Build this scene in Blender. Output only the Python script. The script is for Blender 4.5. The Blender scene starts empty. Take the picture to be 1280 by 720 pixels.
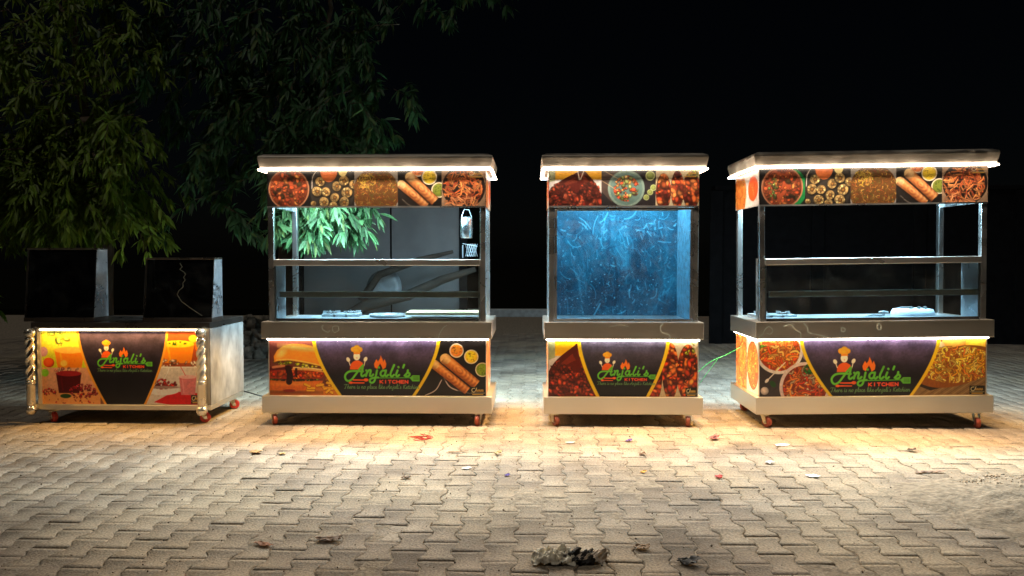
import bpy, math, random
import numpy as np
R = math.radians
random.seed(7)
rng = np.random.default_rng(11)
S = bpy.context.scene
COL = S.collection

# ------------------------------------------------------------------ camera, sky, sun, exposure
cam_d = bpy.data.cameras.new('camera'); cam = bpy.data.objects.new('camera', cam_d); COL.objects.link(cam)
cam_d.sensor_width = 36; cam_d.lens = 27.0; cam_d.clip_end = 400
cam.location = (0, 0, 1.35)
cam.rotation_euler = (math.pi / 2 - math.atan(38 / 960), 0, R(1.37))
S.camera = cam
W = bpy.data.worlds.new("World"); S.world = W; W.use_nodes = True
_nt = W.node_tree
sky = _nt.nodes.new('ShaderNodeTexSky'); sky.sky_type = 'NISHITA'; sky.sun_disc = False
sky.sun_elevation = R(66); sky.sun_rotation = R(200)
_nt.links.new(sky.outputs[0], _nt.nodes['Background'].inputs[0])
_nt.nodes['Background'].inputs[1].default_value = 0.0003
sun_d = bpy.data.lights.new('fill_sun', 'SUN'); sun_d.energy = 0.40; sun_d.angle = R(0.5); sun_d.color = (1, .92, .8)  # dim sun added to light the trees in place of an unseen street lamp
sun = bpy.data.objects.new('fill_sun', sun_d); COL.objects.link(sun); sun.rotation_euler = (R(24), 0, R(-38))
S.view_settings.view_transform = 'Standard'; S.view_settings.look = 'None'
S.view_settings.exposure = 0.0; S.view_settings.gamma = 1.0; S.view_settings.use_curve_mapping = False
S.cycles.max_bounces = 8; S.cycles.transparent_max_bounces = 16
S.cycles.sample_clamp_indirect = 4.0
S.cycles.use_denoising = True

# light strengths
P_CANOPY, P_COUNTER, P_INSIDE = 25.0, 9.5, 80.0
P_REAR_FILL = 30.0  # strength of the added rear lights
E_STRIP, E_COUNTER = 17.0, 27.0
C_WARM = (1.0, .80, .60); C_YEL = (1.0, .56, .16); C_COOL = (.50, .84, 1.0)

# ------------------------------------------------------------------ materials
def lin(c):
    c = np.asarray(c, float)
    return np.where(c <= .04045, c / 12.92, ((c + .055) / 1.055) ** 2.4)
MATS = {}
def newmat(name):
    m = bpy.data.materials.new(name); m.use_nodes = True
    nt = m.node_tree; return m, nt, nt.nodes['Principled BSDF']
def N(nt, typ, **kw):
    n = nt.nodes.new(typ)
    for k, v in kw.items(): setattr(n, k, v)
    return n
def noise_ramp(nt, scale, p0, c0, p1, c1, detail=4, stretch=None, coord='Object'):
    tc = N(nt, 'ShaderNodeTexCoord'); src = tc.outputs[coord]
    if stretch:
        mp = N(nt, 'ShaderNodeMapping'); mp.inputs['Scale'].default_value = stretch
        nt.links.new(src, mp.inputs[0]); src = mp.outputs[0]
    nz = N(nt, 'ShaderNodeTexNoise'); nz.inputs['Scale'].default_value = scale; nz.inputs['Detail'].default_value = detail
    nt.links.new(src, nz.inputs['Vector'])
    rp = N(nt, 'ShaderNodeValToRGB')
    rp.color_ramp.elements[0].position = p0; rp.color_ramp.elements[0].color = (*c0, 1)
    rp.color_ramp.elements[1].position = p1; rp.color_ramp.elements[1].color = (*c1, 1)
    nt.links.new(nz.outputs['Fac'], rp.inputs[0])
    return nz, rp
def mat_plain(name, c=(.1, .1, .1), rough=.5, metal=0., var=.25, scale=9, bump=0.0, bscale=60, stretch=None):
    if name in MATS: return MATS[name]
    m, nt, b = newmat(name)
    c = np.array(c)
    nz, rp = noise_ramp(nt, scale, .3, tuple(c * (1 - var)), .7, tuple(np.minimum(c * (1 + var), 1)), stretch=stretch)
    nt.links.new(rp.outputs[0], b.inputs['Base Color'])
    b.inputs['Roughness'].default_value = rough; b.inputs['Metallic'].default_value = metal
    if rough >= .85: b.inputs['Specular IOR Level'].default_value = .05 if rough < .97 else 0
    if bump:
        n2 = N(nt, 'ShaderNodeTexNoise'); n2.inputs['Scale'].default_value = bscale; n2.inputs['Detail'].default_value = 6
        tc = N(nt, 'ShaderNodeTexCoord'); nt.links.new(tc.outputs['Object'], n2.inputs['Vector'])
        bp = N(nt, 'ShaderNodeBump'); bp.inputs['Strength'].default_value = bump; bp.inputs['Distance'].default_value = .01
        nt.links.new(n2.outputs['Fac'], bp.inputs['Height']); nt.links.new(bp.outputs[0], b.inputs['Normal'])
    MATS[name] = m; return m
def mat_steel(name, c=(.62, .61, .59), r0=.25, r1=.42, smear=.0, scale=6, stretch=(1, 1, 1), smc=(.5, .5, .5), bump=.06):
    if name in MATS: return MATS[name]
    m, nt, b = newmat(name)
    b.inputs['Metallic'].default_value = 1; b.inputs['Base Color'].default_value = (*c, 1)
    nz, rp = noise_ramp(nt, scale, .3, (r0,) * 3, .7, (r1,) * 3, detail=8, stretch=stretch)
    nz.inputs['Distortion'].default_value = .8
    nt.links.new(rp.outputs[0], b.inputs['Roughness'])
    # fine brushing and slight dents of sheet metal
    tc = N(nt, 'ShaderNodeTexCoord')
    n3 = N(nt, 'ShaderNodeTexNoise'); n3.inputs['Scale'].default_value = 5; n3.inputs['Detail'].default_value = 2
    nt.links.new(tc.outputs['Object'], n3.inputs['Vector'])
    bp = N(nt, 'ShaderNodeBump'); bp.inputs['Strength'].default_value = bump; bp.inputs['Distance'].default_value = .05
    nt.links.new(n3.outputs['Fac'], bp.inputs['Height']); nt.links.new(bp.outputs[0], b.inputs['Normal'])
    if smear > 0:
        d = N(nt, 'ShaderNodeBsdfDiffuse'); d.inputs['Color'].default_value = (*smc, 1)
        nz2, rp2 = noise_ramp(nt, scale * 1.7, .45, (0, 0, 0), .75, (smear,) * 3, detail=10, stretch=stretch)
        nz2.inputs['Distortion'].default_value = 2.5
        mx = N(nt, 'ShaderNodeMixShader'); out = nt.nodes['Material Output']
        nt.links.new(rp2.outputs[0], mx.inputs[0]); nt.links.new(b.outputs[0], mx.inputs[1]); nt.links.new(d.outputs[0], mx.inputs[2])
        nt.links.new(mx.outputs[0], out.inputs[0])
    MATS[name] = m; return m
def mat_glass(name, tint=(.93, .97, .97), dirt=.05, dscale=5, refl=1.0):
    if name in MATS: return MATS[name]
    m, nt, b = newmat(name); nt.nodes.remove(b); out = nt.nodes['Material Output']
    t = N(nt, 'ShaderNodeBsdfTransparent'); t.inputs[0].default_value = (*tint, 1)
    g = N(nt, 'ShaderNodeBsdfGlossy'); g.inputs['Roughness'].default_value = .02
    fr = N(nt, 'ShaderNodeFresnel'); fr.inputs[0].default_value = 1.5
    mu = N(nt, 'ShaderNodeMath', operation='MULTIPLY'); mu.inputs[1].default_value = refl
    nt.links.new(fr.outputs[0], mu.inputs[0])
    m1 = N(nt, 'ShaderNodeMixShader'); nt.links.new(mu.outputs[0], m1.inputs[0]); nt.links.new(t.outputs[0], m1.inputs[1]); nt.links.new(g.outputs[0], m1.inputs[2])
    d = N(nt, 'ShaderNodeBsdfDiffuse'); d.inputs[0].default_value = (.5, .55, .58, 1)
    nz, rp = noise_ramp(nt, dscale, .42, (dirt * .15,) * 3, .72, (dirt,) * 3, detail=9)
    nz.inputs['Distortion'].default_value = 1.5
    m2 = N(nt, 'ShaderNodeMixShader'); nt.links.new(rp.outputs[0], m2.inputs[0]); nt.links.new(m1.outputs[0], m2.inputs[1]); nt.links.new(d.outputs[0], m2.inputs[2])
    nt.links.new(m2.outputs[0], out.inputs[0])
    MATS[name] = m; return m
def mat_emit(name, c, s):
    if name in MATS: return MATS[name]
    m, nt, b = newmat(name)
    b.inputs['Base Color'].default_value = (.8, .8, .8, 1)
    b.inputs['Emission Color'].default_value = (*c, 1); b.inputs['Emission Strength'].default_value = s
    MATS[name] = m; return m
def mat_attr(name, rough=.35, gloss=.5):
    if name in MATS: return MATS[name]
    m, nt, b = newmat(name)
    a = N(nt, 'ShaderNodeVertexColor'); a.layer_name = 'print'
    nt.links.new(a.outputs[0], b.inputs['Base Color']); b.inputs['Roughness'].default_value = rough
    b.inputs['Specular IOR Level'].default_value = gloss
    MATS[name] = m; return m

STEEL = lambda: mat_steel('brushed_steel', (.78, .74, .66), .38, .48, scale=1.5, stretch=(1, 1, 2.5), bump=.02)
STEEL_DK = lambda: mat_steel('slab_steel', (.76, .70, .62), .28, .38, smear=.0, scale=1.2, bump=.03, stretch=(1, 1, 2), smc=(.45, .38, .3))
STEEL_WH = lambda: mat_plain('film_covered_steel', (.36, .36, .355), .38, metal=.45, var=.30, scale=9, stretch=(1, 1.3, .8))
CHROME = lambda: mat_steel('polished_steel_tube', (.80, .81, .82), .22, .34, scale=3, bump=.03)
CANOPY = lambda: mat_steel('canopy_steel', (.78, .70, .60), .35, .5, smear=.9, scale=2, smc=(.80, .72, .62))

# ------------------------------------------------------------------ mesh helpers
class MB:
    def __init__(s): s.v = []; s.f = []
    def add(s, vs, fs):
        o = len(s.v); s.v += [tuple(map(float, p)) for p in vs]; s.f += [tuple(i + o for i in f) for f in fs]; return s
    def box(s, x0, x1, y0, y1, z0, z1):
        vs = [(x0, y0, z0), (x1, y0, z0), (x1, y1, z0), (x0, y1, z0), (x0, y0, z1), (x1, y0, z1), (x1, y1, z1), (x0, y1, z1)]
        return s.add(vs, [(0, 3, 2, 1), (4, 5, 6, 7), (0, 1, 5, 4), (1, 2, 6, 5), (2, 3, 7, 6), (3, 0, 4, 7)])
    def loft(s, rings, close=True, caps=True):
        n = len(rings[0]); vs = [p for r in rings for p in r]; fs = []
        for k in range(len(rings) - 1):
            for i in range(n if close else n - 1):
                j = (i + 1) % n; fs.append((k * n + i, k * n + j, (k + 1) * n + j, (k + 1) * n + i))
        if caps: fs.append(tuple(range(n))[::-1]); fs.append(tuple((len(rings) - 1) * n + i for i in range(n)))
        return s.add(vs, fs)
    def tube(s, pts, r, n=8):
        pts = [np.array(p, float) for p in pts]; rs = r if hasattr(r, '__len__') else [r] * len(pts)
        rings = []; up = np.array([.13, .27, .95])
        for i, p in enumerate(pts):
            d = pts[min(i + 1, len(pts) - 1)] - pts[max(i - 1, 0)]; d = d / (np.linalg.norm(d) + 1e-9)
            a = np.cross(d, up); 
            if np.linalg.norm(a) < .1: a = np.cross(d, np.array([1., .1, 0]))
            a /= np.linalg.norm(a); b = np.cross(d, a)
            rings.append([p + rs[i] * (a * math.cos(t) + b * math.sin(t)) for t in [2 * math.pi * k / n for k in range(n)]])
        return s.loft(rings)
    def lathe(s, prof, cx=0, cy=0, n=24):
        return s.loft([[(cx + r * math.cos(t), cy + r * math.sin(t), z) for t in [2 * math.pi * k / n for k in range(n)]] for r, z in prof])
    def cyl(s, a, b, r, n=20): return s.tube([a, b], r, n)
    def build(s, name, mat, parent=None, bevel=0, smooth=False):
        me = bpy.data.meshes.new(name); me.from_pydata(s.v, [], s.f); me.update()
        me.materials.append(mat); o = bpy.data.objects.new(name, me); COL.objects.link(o)
        if parent: o.parent = parent
        if bevel:
            m = o.modifiers.new('bevel', 'BEVEL'); m.width = bevel; m.segments = 2; m.limit_method = 'ANGLE'; m.angle_limit = R(40)
        if smooth:
            me.polygons.foreach_set('use_smooth', [True] * len(me.polygons))
        return o
def tag(o, label=None, cat=None, group=None, kind=None):
    if label: o['label'] = label
    if cat: o['category'] = cat
    if group: o['group'] = group
    if kind: o['kind'] = kind
    return o
def empty(name, loc, rot=(0, 0, 0)):
    o = bpy.data.objects.new(name, None); COL.objects.link(o); o.location = loc; o.rotation_euler = rot
    o.empty_display_size = .1; return o
def mesh_np(name, v, faces, mat, parent=None, attr=None, smooth=False):
    """v (n,3); faces (m,4) int array; attr: (n,3) linear colour"""
    me = bpy.data.meshes.new(name); nv, nf = len(v), len(faces); k = faces.shape[1]
    me.vertices.add(nv); me.vertices.foreach_set('co', np.ascontiguousarray(v, np.float32).ravel())
    me.loops.add(nf * k); me.loops.foreach_set('vertex_index', np.ascontiguousarray(faces, np.int32).ravel())
    me.polygons.add(nf); me.polygons.foreach_set('loop_start', np.arange(0, nf * k, k, dtype=np.int32))
    me.update(calc_edges=True)
    if attr is not None:
        a = me.color_attributes.new('print', 'FLOAT_COLOR', 'POINT')
        a.data.foreach_set('color', np.ascontiguousarray(np.hstack([attr, np.ones((nv, 1))]), np.float32).ravel())
    if smooth: me.polygons.foreach_set('use_smooth', np.ones(nf, bool))
    me.materials.append(mat); me.validate()
    o = bpy.data.objects.new(name, me); COL.objects.link(o)
    if parent: o.parent = parent
    return o

# ------------------------------------------------------------------ printed banners: a small painter over a fine grid
def vnoise(x, y, seed=0):
    xi = np.floor(x).astype(int); yi = np.floor(y).astype(int); fx = x - xi; fy = y - yi
    fx = fx * fx * (3 - 2 * fx); fy = fy * fy * (3 - 2 * fy)
    def h(a, b):
        n = (a * 374761393 + b * 668265263 + seed * 974634777) & 0xffffffff
        n = ((n ^ (n >> 13)) * 1274126177) & 0xffffffff
        return ((n ^ (n >> 16)) & 0xffff) / 65535.0
    return (h(xi, yi) * (1 - fx) + h(xi + 1, yi) * fx) * (1 - fy) + (h(xi, yi + 1) * (1 - fx) + h(xi + 1, yi + 1) * fx) * fy
def fbm(x, y, seed=0, o=4):
    s = 0; a = .5
    for k in range(o): s = s + a * vnoise(x * 2 ** k, y * 2 ** k, seed + k); a *= .5
    return s / (1 - .5 ** o)
def spline(p, n=8):
    p = np.array(p, float); 
    if len(p) < 3: return p
    q = np.vstack([2 * p[0] - p[1], p, 2 * p[-1] - p[-2]]); out = []
    for i in range(1, len(q) - 2):
        for t in np.linspace(0, 1, n, endpoint=False):
            a, b, c, d = q[i - 1], q[i], q[i + 1], q[i + 2]
            out.append(.5 * ((2 * b) + (-a + c) * t + (2 * a - 5 * b + 4 * c - d) * t * t + (-a + 3 * b - 3 * c + d) * t ** 3))
    out.append(p[-1]); return np.array(out)
class Pic:
    """u to the right, v DOWN from the top edge, both in metres"""
    def __init__(s, w, h, px=.0032, bg=(.2, .2, .2)):
        s.w, s.h, s.px = w, h, px; s.nx = int(round(w / px)) + 1; s.ny = int(round(h / px)) + 1
        s.u = np.linspace(0, w, s.nx); s.vv = np.linspace(0, h, s.ny)
        s.U, s.V = np.meshgrid(s.u, s.vv); s.a = np.zeros((s.ny, s.nx, 3)) + np.array(bg); s.clip = None
    def win(s, x0, x1, y0, y1):
        i0 = max(0, int((y0) / s.h * (s.ny - 1)) - 1); i1 = min(s.ny, int(y1 / s.h * (s.ny - 1)) + 3)
        j0 = max(0, int((x0) / s.w * (s.nx - 1)) - 1); j1 = min(s.nx, int(x1 / s.w * (s.nx - 1)) + 3)
        if i1 <= i0 or j1 <= j0: return None
        return slice(i0, i1), slice(j0, j1)
    def blend(s, w, m, col):
        if s.clip is not None: m = m * s.clip[w]
        col = np.asarray(col, float)
        if col.ndim == 1: col = col[None, None]
        s.a[w] = s.a[w] * (1 - m[..., None]) + col * m[..., None]
    def aa(s, d, soft=0): return np.clip(.5 - d / (s.px * 1.2 + soft), 0, 1)
    def ell(s, cx, cy, rx, ry, col, rot=0, soft=0, shade=0, al=1):
        r = max(rx, ry) + soft; w = s.win(cx - r, cx + r, cy - r, cy + r)
        if not w: return
        x = s.U[w] - cx; y = s.V[w] - cy; c, n = math.cos(rot), math.sin(rot)
        p = (x * c + y * n) / rx; q = (-x * n + y * c) / ry; k = np.sqrt(p * p + q * q)
        m = s.aa((k - 1) * min(rx, ry), soft) * al
        col = np.asarray(col, float)
        if shade: col = np.clip(col[None, None] * (1 + shade * (.6 - k * k - .5 * (p + q) * .7)[..., None]), 0, 1)
        s.blend(w, m, col)
    def poly(s, pts, col, soft=0):
        P = np.array(pts, float); w = s.win(P[:, 0].min(), P[:, 0].max(), P[:, 1].min(), P[:, 1].max())
        if not w: return
        x, y = s.U[w], s.V[w]; ins = np.zeros(x.shape, bool); d = np.full(x.shape, 1e9)
        for i in range(len(P)):
            a, b = P[i], P[(i + 1) % len(P)]
            if a[1] != b[1]:
                t = (y - a[1]) / (b[1] - a[1]); ins ^= ((a[1] > y) != (b[1] > y)) & (x < a[0] + t * (b[0] - a[0]))
            e = b - a; L = e @ e + 1e-12; t = np.clip(((x - a[0]) * e[0] + (y - a[1]) * e[1]) / L, 0, 1)
            d = np.minimum(d, np.hypot(x - a[0] - t * e[0], y - a[1] - t * e[1]))
        s.blend(w, s.aa(np.where(ins, -d, d), soft), col)
    def stroke(s, pts, wd, col, sm=True, al=1, light=0):
        P = spline(pts) if sm else np.array(pts, float); r = wd / 2
        w = s.win(P[:, 0].min() - r, P[:, 0].max() + r, P[:, 1].min() - r, P[:, 1].max() + r)
        if not w: return
        x, y = s.U[w], s.V[w]; d = np.full(x.shape, 1e9)
        for a, b in zip(P[:-1], P[1:]):
            e = b - a; L = e @ e + 1e-12; t = np.clip(((x - a[0]) * e[0] + (y - a[1]) * e[1]) / L, 0, 1)
            d = np.minimum(d, np.hypot(x - a[0] - t * e[0], y - a[1] - t * e[1]))
        col = np.asarray(col, float)
        if light: col = np.clip(col[None, None] * (1 + light * (.5 - d / r))[..., None], 0, 1)
        s.blend(w, s.aa(d - r) * al, col)
    def rect(s, x0, y0, x1, y1, col): s.poly([(x0, y0), (x1, y0), (x1, y1), (x0, y1)], col)
    def mottle(s, amt=.3, sc=60, seed=0, mask=None):
        n = (fbm(s.U * sc, s.V * sc, seed) - .5) * 2 * amt
        if mask is not None: n = n * mask
        s.a = np.clip(s.a * (1 + n[..., None]), 0, 1)
    def cell(s, x0, x1): s.clip = ((s.U >= x0) & (s.U < x1)).astype(float); return s
    def ellmask(s, cx, cy, rx, ry):
        return s.aa((np.hypot((s.U - cx) / rx, (s.V - cy) / ry) - 1) * min(rx, ry))
    # food textures
    def inside(s, cx, cy, rx, ry):
        t = rng.uniform(0, 2 * math.pi); r = math.sqrt(rng.uniform()); return cx + rx * r * math.cos(t), cy + ry * r * math.sin(t)
    def noodles(s, cx, cy, rx, ry, cols, n=120, wd=.006, ln=.06, curl=1.):
        old = s.clip; m = s.ellmask(cx, cy, rx, ry); s.clip = m if old is None else m * old
        for k in range(n):
            x, y = s.inside(cx, cy, rx, ry); a = rng.uniform(0, 6.28); pts = [(x, y)]
            for j in range(3):
                a += rng.normal(0, curl); x += ln / 3 * math.cos(a); y += ln / 3 * math.sin(a); pts.append((x, y))
            c = np.array(cols[rng.integers(len(cols))]) * rng.uniform(.65, 1.15)
            s.stroke(pts, wd * 1.45, np.clip(c * .5, 0, 1), al=.45); s.stroke(pts, wd * 1.1, np.clip(c, 0, 1), light=.4)
        s.clip = old
    def lumps(s, cx, cy, rx, ry, cols, n=80, r=.012, asp=.7):
        old = s.clip; m = s.ellmask(cx, cy, rx, ry); s.clip = m if old is None else m * old
        for k in range(n):
            x, y = s.inside(cx, cy, rx, ry); q = r * rng.uniform(.4, 1.4); a = rng.uniform(0, 3.14); asp_ = asp * rng.uniform(.55, 1.1)
            c = np.array(cols[rng.integers(len(cols))]) * rng.uniform(.6, 1.15)
            s.ell(x, y + q * .25, q * 1.15, q * asp_ * 1.2, c * .5, a, soft=q * .4, al=.7); s.ell(x, y, q, q * asp_, np.clip(c, 0, 1), a, soft=q * .3, shade=.6)
            if q > .01 and rng.uniform() < .5: s.ell(x - q * .3, y - q * .35, q * .3, q * .16, np.clip(c * 1.35 + .12, 0, 1), a, soft=q * .2, al=.8)
        s.clip = old
    def mesh(s, name, o, du, dn, parent, mat=None, gain=1.2):
        """o: top-left corner, du: unit vector along u, v runs down world z; dn unused"""
        o = np.array(o, float); du = np.array(du, float)
        V = o[None, None] + s.U[..., None] * du + s.V[..., None] * np.array([0, 0, -1.])
        idx = np.arange(s.nx * s.ny).reshape(s.ny, s.nx)
        F = np.stack([idx[1:, :-1], idx[1:, 1:], idx[:-1, 1:], idx[:-1, :-1]], -1).reshape(-1, 4)
        return mesh_np(name, V.reshape(-1, 3), F, mat or mat_attr('printed_vinyl', .32), parent, np.clip(lin(np.clip(s.a, 0, 1)).reshape(-1, 3) * gain, 0, .95))

# ---- stroke lettering
GL = {' ': (.55, []), 'T': (1.1, [[(-.1, 1.7), (.3, 1.95), (1.2, 1.85)], [(.75, 1.9), (.45, .8), (.3, 0), (0, .15)]]),
 'h': (.85, [[(.45, 1.9), (.15, .9), (0, 0)], [(.1, .5), (.45, 1), (.62, .75), (.5, 0), (.8, .2)]]),
 'e': (.75, [[(.05, .45), (.5, .6), (.45, .98), (.12, .75), (.05, .2), (.35, 0), (.7, .25)]]),
 'r': (.65, [[(.1, 1), (.05, 0)], [(.1, .6), (.35, 1), (.55, .9)]]),
 'i': (.45, [[(.15, 1), (.08, .1), (.4, .15)], [(.25, 1.45), (.26, 1.5)]]),
 's': (.65, [[(.5, .9), (.2, .9), (.25, .55), (.5, .35), (.3, 0), (0, .15)]]),
 'n': (.85, [[(.1, 1), (0, 0)], [(.08, .5), (.45, 1), (.6, .7), (.5, 0), (.8, .2)]]),
 'o': (.8, [[(.35, 1), (.05, .6), (.15, .05), (.5, .1), (.6, .7), (.35, 1), (.75, .85)]]),
 'p': (.8, [[(.2, 1), (-.1, -.8)], [(.1, .6), (.5, 1), (.6, .5), (.3, 0), (.05, .2)]]),
 'l': (.5, [[(.1, .3), (.5, 1.7), (.35, 1.9), (.1, .4), (.25, 0), (.5, .2)]]),
 'a': (.85, [[(.6, .9), (.25, .95), (.02, .4), (.25, 0), (.55, .4), (.62, .95), (.5, .2), (.8, .15)]]),
 'c': (.7, [[(.55, .85), (.25, .95), (.03, .4), (.25, 0), (.65, .25)]]),
 'k': (.8, [[(.4, 1.9), (0, 0)], [(.1, .4), (.55, 1)], [(.2, .55), (.5, 0), (.75, .15)]]),
 't': (.55, [[(.3, 1.6), (.1, .3), (.3, 0), (.5, .2)], [(0, 1.1), (.5, 1.15)]]),
 'j': (.5, [[(.3, 1), (.05, -.6), (-.25, -.7)], [(.4, 1.45), (.41, 1.5)]]),
 "'": (.35, [[(.3, 1.9), (.2, 1.5)]]),
 'A': (1.3, [[(1.0, 1.9), (.5, .9), (.1, 0), (-.2, .3), (0, .8), (.9, .75)], [(1.0, 1.9), (.9, .8), (.95, 0), (1.2, .2)]]),
 'K': (1.15, [[(.4, 1.9), (.1, 0)], [(1.1, 1.85), (.6, 1.3), (.3, 1)], [(.35, 1), (.7, .1), (1.1, .2)]])}
BL = {'K': [[(0, 0), (0, 1)], [(1, 0), (.1, .5)], [(.1, .5), (1, 1)]], 'I': [[(.5, 0), (.5, 1)]], 'T': [[(0, 0), (1, 0)], [(.5, 0), (.5, 1)]],
 'C': [[(1, .1), (.6, 0), (.15, .15), (0, .5), (.15, .85), (.6, 1), (1, .9)]], 'H': [[(0, 0), (0, 1)], [(1, 0), (1, 1)], [(0, .5), (1, .5)]],
 'E': [[(1, 0), (0, 0), (0, 1), (1, 1)], [(0, .5), (.85, .5)]], 'N': [[(0, 1), (0, 0), (1, 1), (1, 0)]]}
def script(p, x, y, w, txt, wd, col):
    tot = sum(GL[c][0] for c in txt); k = w / tot; kv = k * .78
    for c in txt:
        adv, st = GL[c]
        for q in st: p.stroke([(x + a * k, y - b * kv) for a, b in q], wd, col)
        x += adv * k
def logo(p, ox, oy, k):
    """k = metres per unit; coordinates as on a 960 x 620 sheet"""
    T = lambda q: [(ox + a * k, oy + b * k) for a, b in q]
    OR, OG, GR, CR = (.96, .36, .12), (.98, .62, .16), (.36, .70, .20), (.97, .90, .80)
    p.poly(T([(118, 368), (122, 318), (150, 282), (182, 266), (222, 266), (262, 290), (282, 330), (270, 368)]), OR)
    for a in ((115, 285, 100, 255, -.5), (272, 290, 298, 250, .5)):
        p.stroke(T([(a[0] + 8, a[1] + 35), (a[2], a[3])]), 9 * k, CR, sm=False)
        p.ell(ox + a[2] * k, oy + a[3] * k, 20 * k, 28 * k, CR, a[4])
    p.ell(ox + 198 * k, oy + 218 * k, 38 * k, 46 * k, CR)
    p.ell(ox + 200 * k, oy + 236 * k, 6 * k, 9 * k, (.88, .62, .5))
    for a, b, r in ((165, 140, 34), (200, 126, 38), (234, 142, 32), (198, 158, 40)): p.ell(ox + a * k, oy + b * k, r * k, r * k * .92, OG, shade=.2)
    p.rect(ox + 164 * k, oy + 160 * k, ox + 236 * k, oy + 192 * k, OG)
    p.stroke(T([(166, 190), (200, 180), (236, 190)]), 8 * k, (.95, .45, .1))
    p.poly(T([(470, 205), (492, 250), (500, 280), (515, 248), (535, 300), (528, 345), (492, 368), (484, 335), (464, 300), (440, 340), (432, 362), (402, 345), (394, 305), (422, 250), (440, 278), (462, 245)]), (.99, .45, .12))
    w = 25 * k
    G = [[(268, 322), (225, 370), (180, 430), (140, 480), (100, 500), (70, 480), (64, 440), (88, 405), (130, 388), (200, 386), (268, 390)],
         [(268, 322), (260, 380), (248, 425), (262, 445), (290, 428)], [(305, 378), (316, 390), (302, 442)],
         [(308, 415), (335, 378), (356, 380), (350, 415), (348, 440), (366, 442), (385, 425)],
         [(428, 378), (415, 440), (395, 502), (365, 520), (346, 502), (352, 478), (385, 464), (440, 458)], [(448, 342), (452, 346)],
         [(525, 382), (492, 380), (470, 405), (474, 435), (500, 442), (522, 415), (530, 378), (520, 425), (535, 445), (556, 428)],
         [(624, 316), (604, 360), (586, 400), (582, 435), (600, 445), (622, 428)], [(662, 378), (646, 425), (658, 445), (680, 430)], [(672, 338), (675, 342)],
         [(738, 314), (726, 345)], [(742, 437), (772, 405), (780, 376), (780, 396), (800, 418), (786, 442), (756, 445)]]
    for st in G: p.stroke(T(st), w, GR, light=.15)
    p.stroke(T([(440, 464), (812, 460)]), 9 * k, GR, sm=False)
    p.poly(T([(800, 462), (832, 432), (914, 432), (914, 502), (832, 502)]), GR)
    for yy in (452, 467, 482): p.stroke(T([(842, yy), (900, yy)]), 5 * k, (.16, .3, .12), sm=False)
    for i, c in enumerate("KITCHEN"):
        x0 = 462 + i * 47.5; cw = 32
        for st in BL[c]: p.stroke(T([(x0 + a * cw, 491 + b * 32) for a, b in st]), 12 * k, (.98, .32, .17), sm=(c == 'C'))
    p.stroke(T([(158, 488), (280, 490)]), 15 * k, OR, sm=False); p.ell(ox + 302 * k, oy + 487 * k, 28 * k, 18 * k, OR)
    p.stroke(T([(120, 520), (278, 522)]), 13 * k, OR, sm=False); p.ell(ox + 128 * k, oy + 520 * k, 24 * k, 14 * k, OR)
    script(p, ox + 55 * k, oy + 586 * k, 855 * k, "There is no place like Anjali's Ketchien", 6.5 * k, (.38, .56, .34))
def maker_badge(p, x, y, w, h, solid=True):
    if solid: p.rect(x, y, x + w, y + h, (.06, .05, .04))
    c = (.85, .8, .62); g = (.8, .62, .28)
    p.stroke([(x + w * .3, y + h * .15), (x + w * .14, y + h * .2), (x + w * .1, y + h * .45), (x + w * .22, y + h * .6), (x + w * .34, y + h * .45), (x + w * .42, y + h * .12)], h * .08, c)
    for i in range(5): p.stroke([(x + w * (.4 + i * .1), y + h * .52), (x + w * (.43 + i * .1), y + h * .3), (x + w * (.47 + i * .1), y + h * .52)], h * .07, g)
    p.stroke([(x + w * .04, y + h * .7), (x + w * .96, y + h * .7)], h * .05, c, sm=False)
    p.stroke([(x + w * .16, y + h * .86), (x + w * .84, y + h * .86)], h * .12, g, sm=False)

def centre_shield(p, xl, xr, bl, br, bt, scale, lx, ly, yel=(.98, .76, .12), yw=.028, top_tint=(.40, .34, .47)):
    """dark shield with yellow borders"""
    h = p.h; s = np.clip(p.V / h, 0, 1) ** 1.55
    L = xl + (bl - xl) * s; Rr = xr + (br - xr) * s
    full = (slice(0, p.ny), slice(0, p.nx)); p.clip = None
    dl = np.maximum(L - p.U, p.U - Rr)
    p.blend(full, p.aa(dl - yw), yel)
    t = np.clip(p.V / h * 1.5, 0, 1)[..., None]; n = fbm(p.U * 14, p.V * 14, 5)[..., None]; n2 = fbm(p.U * 90, p.V * 90, 9, 3)[..., None]
    c = np.array(top_tint) * 1.15 * (1 - t) + np.array((.075, .06, .09)) * t  # purple print; strip glow put into its colour towards the top
    c = c * (.6 + .65 * n) * (.85 + .3 * n2)
    p.blend(full, p.aa(dl), c)
    logo(p, lx, ly, scale)

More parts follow.
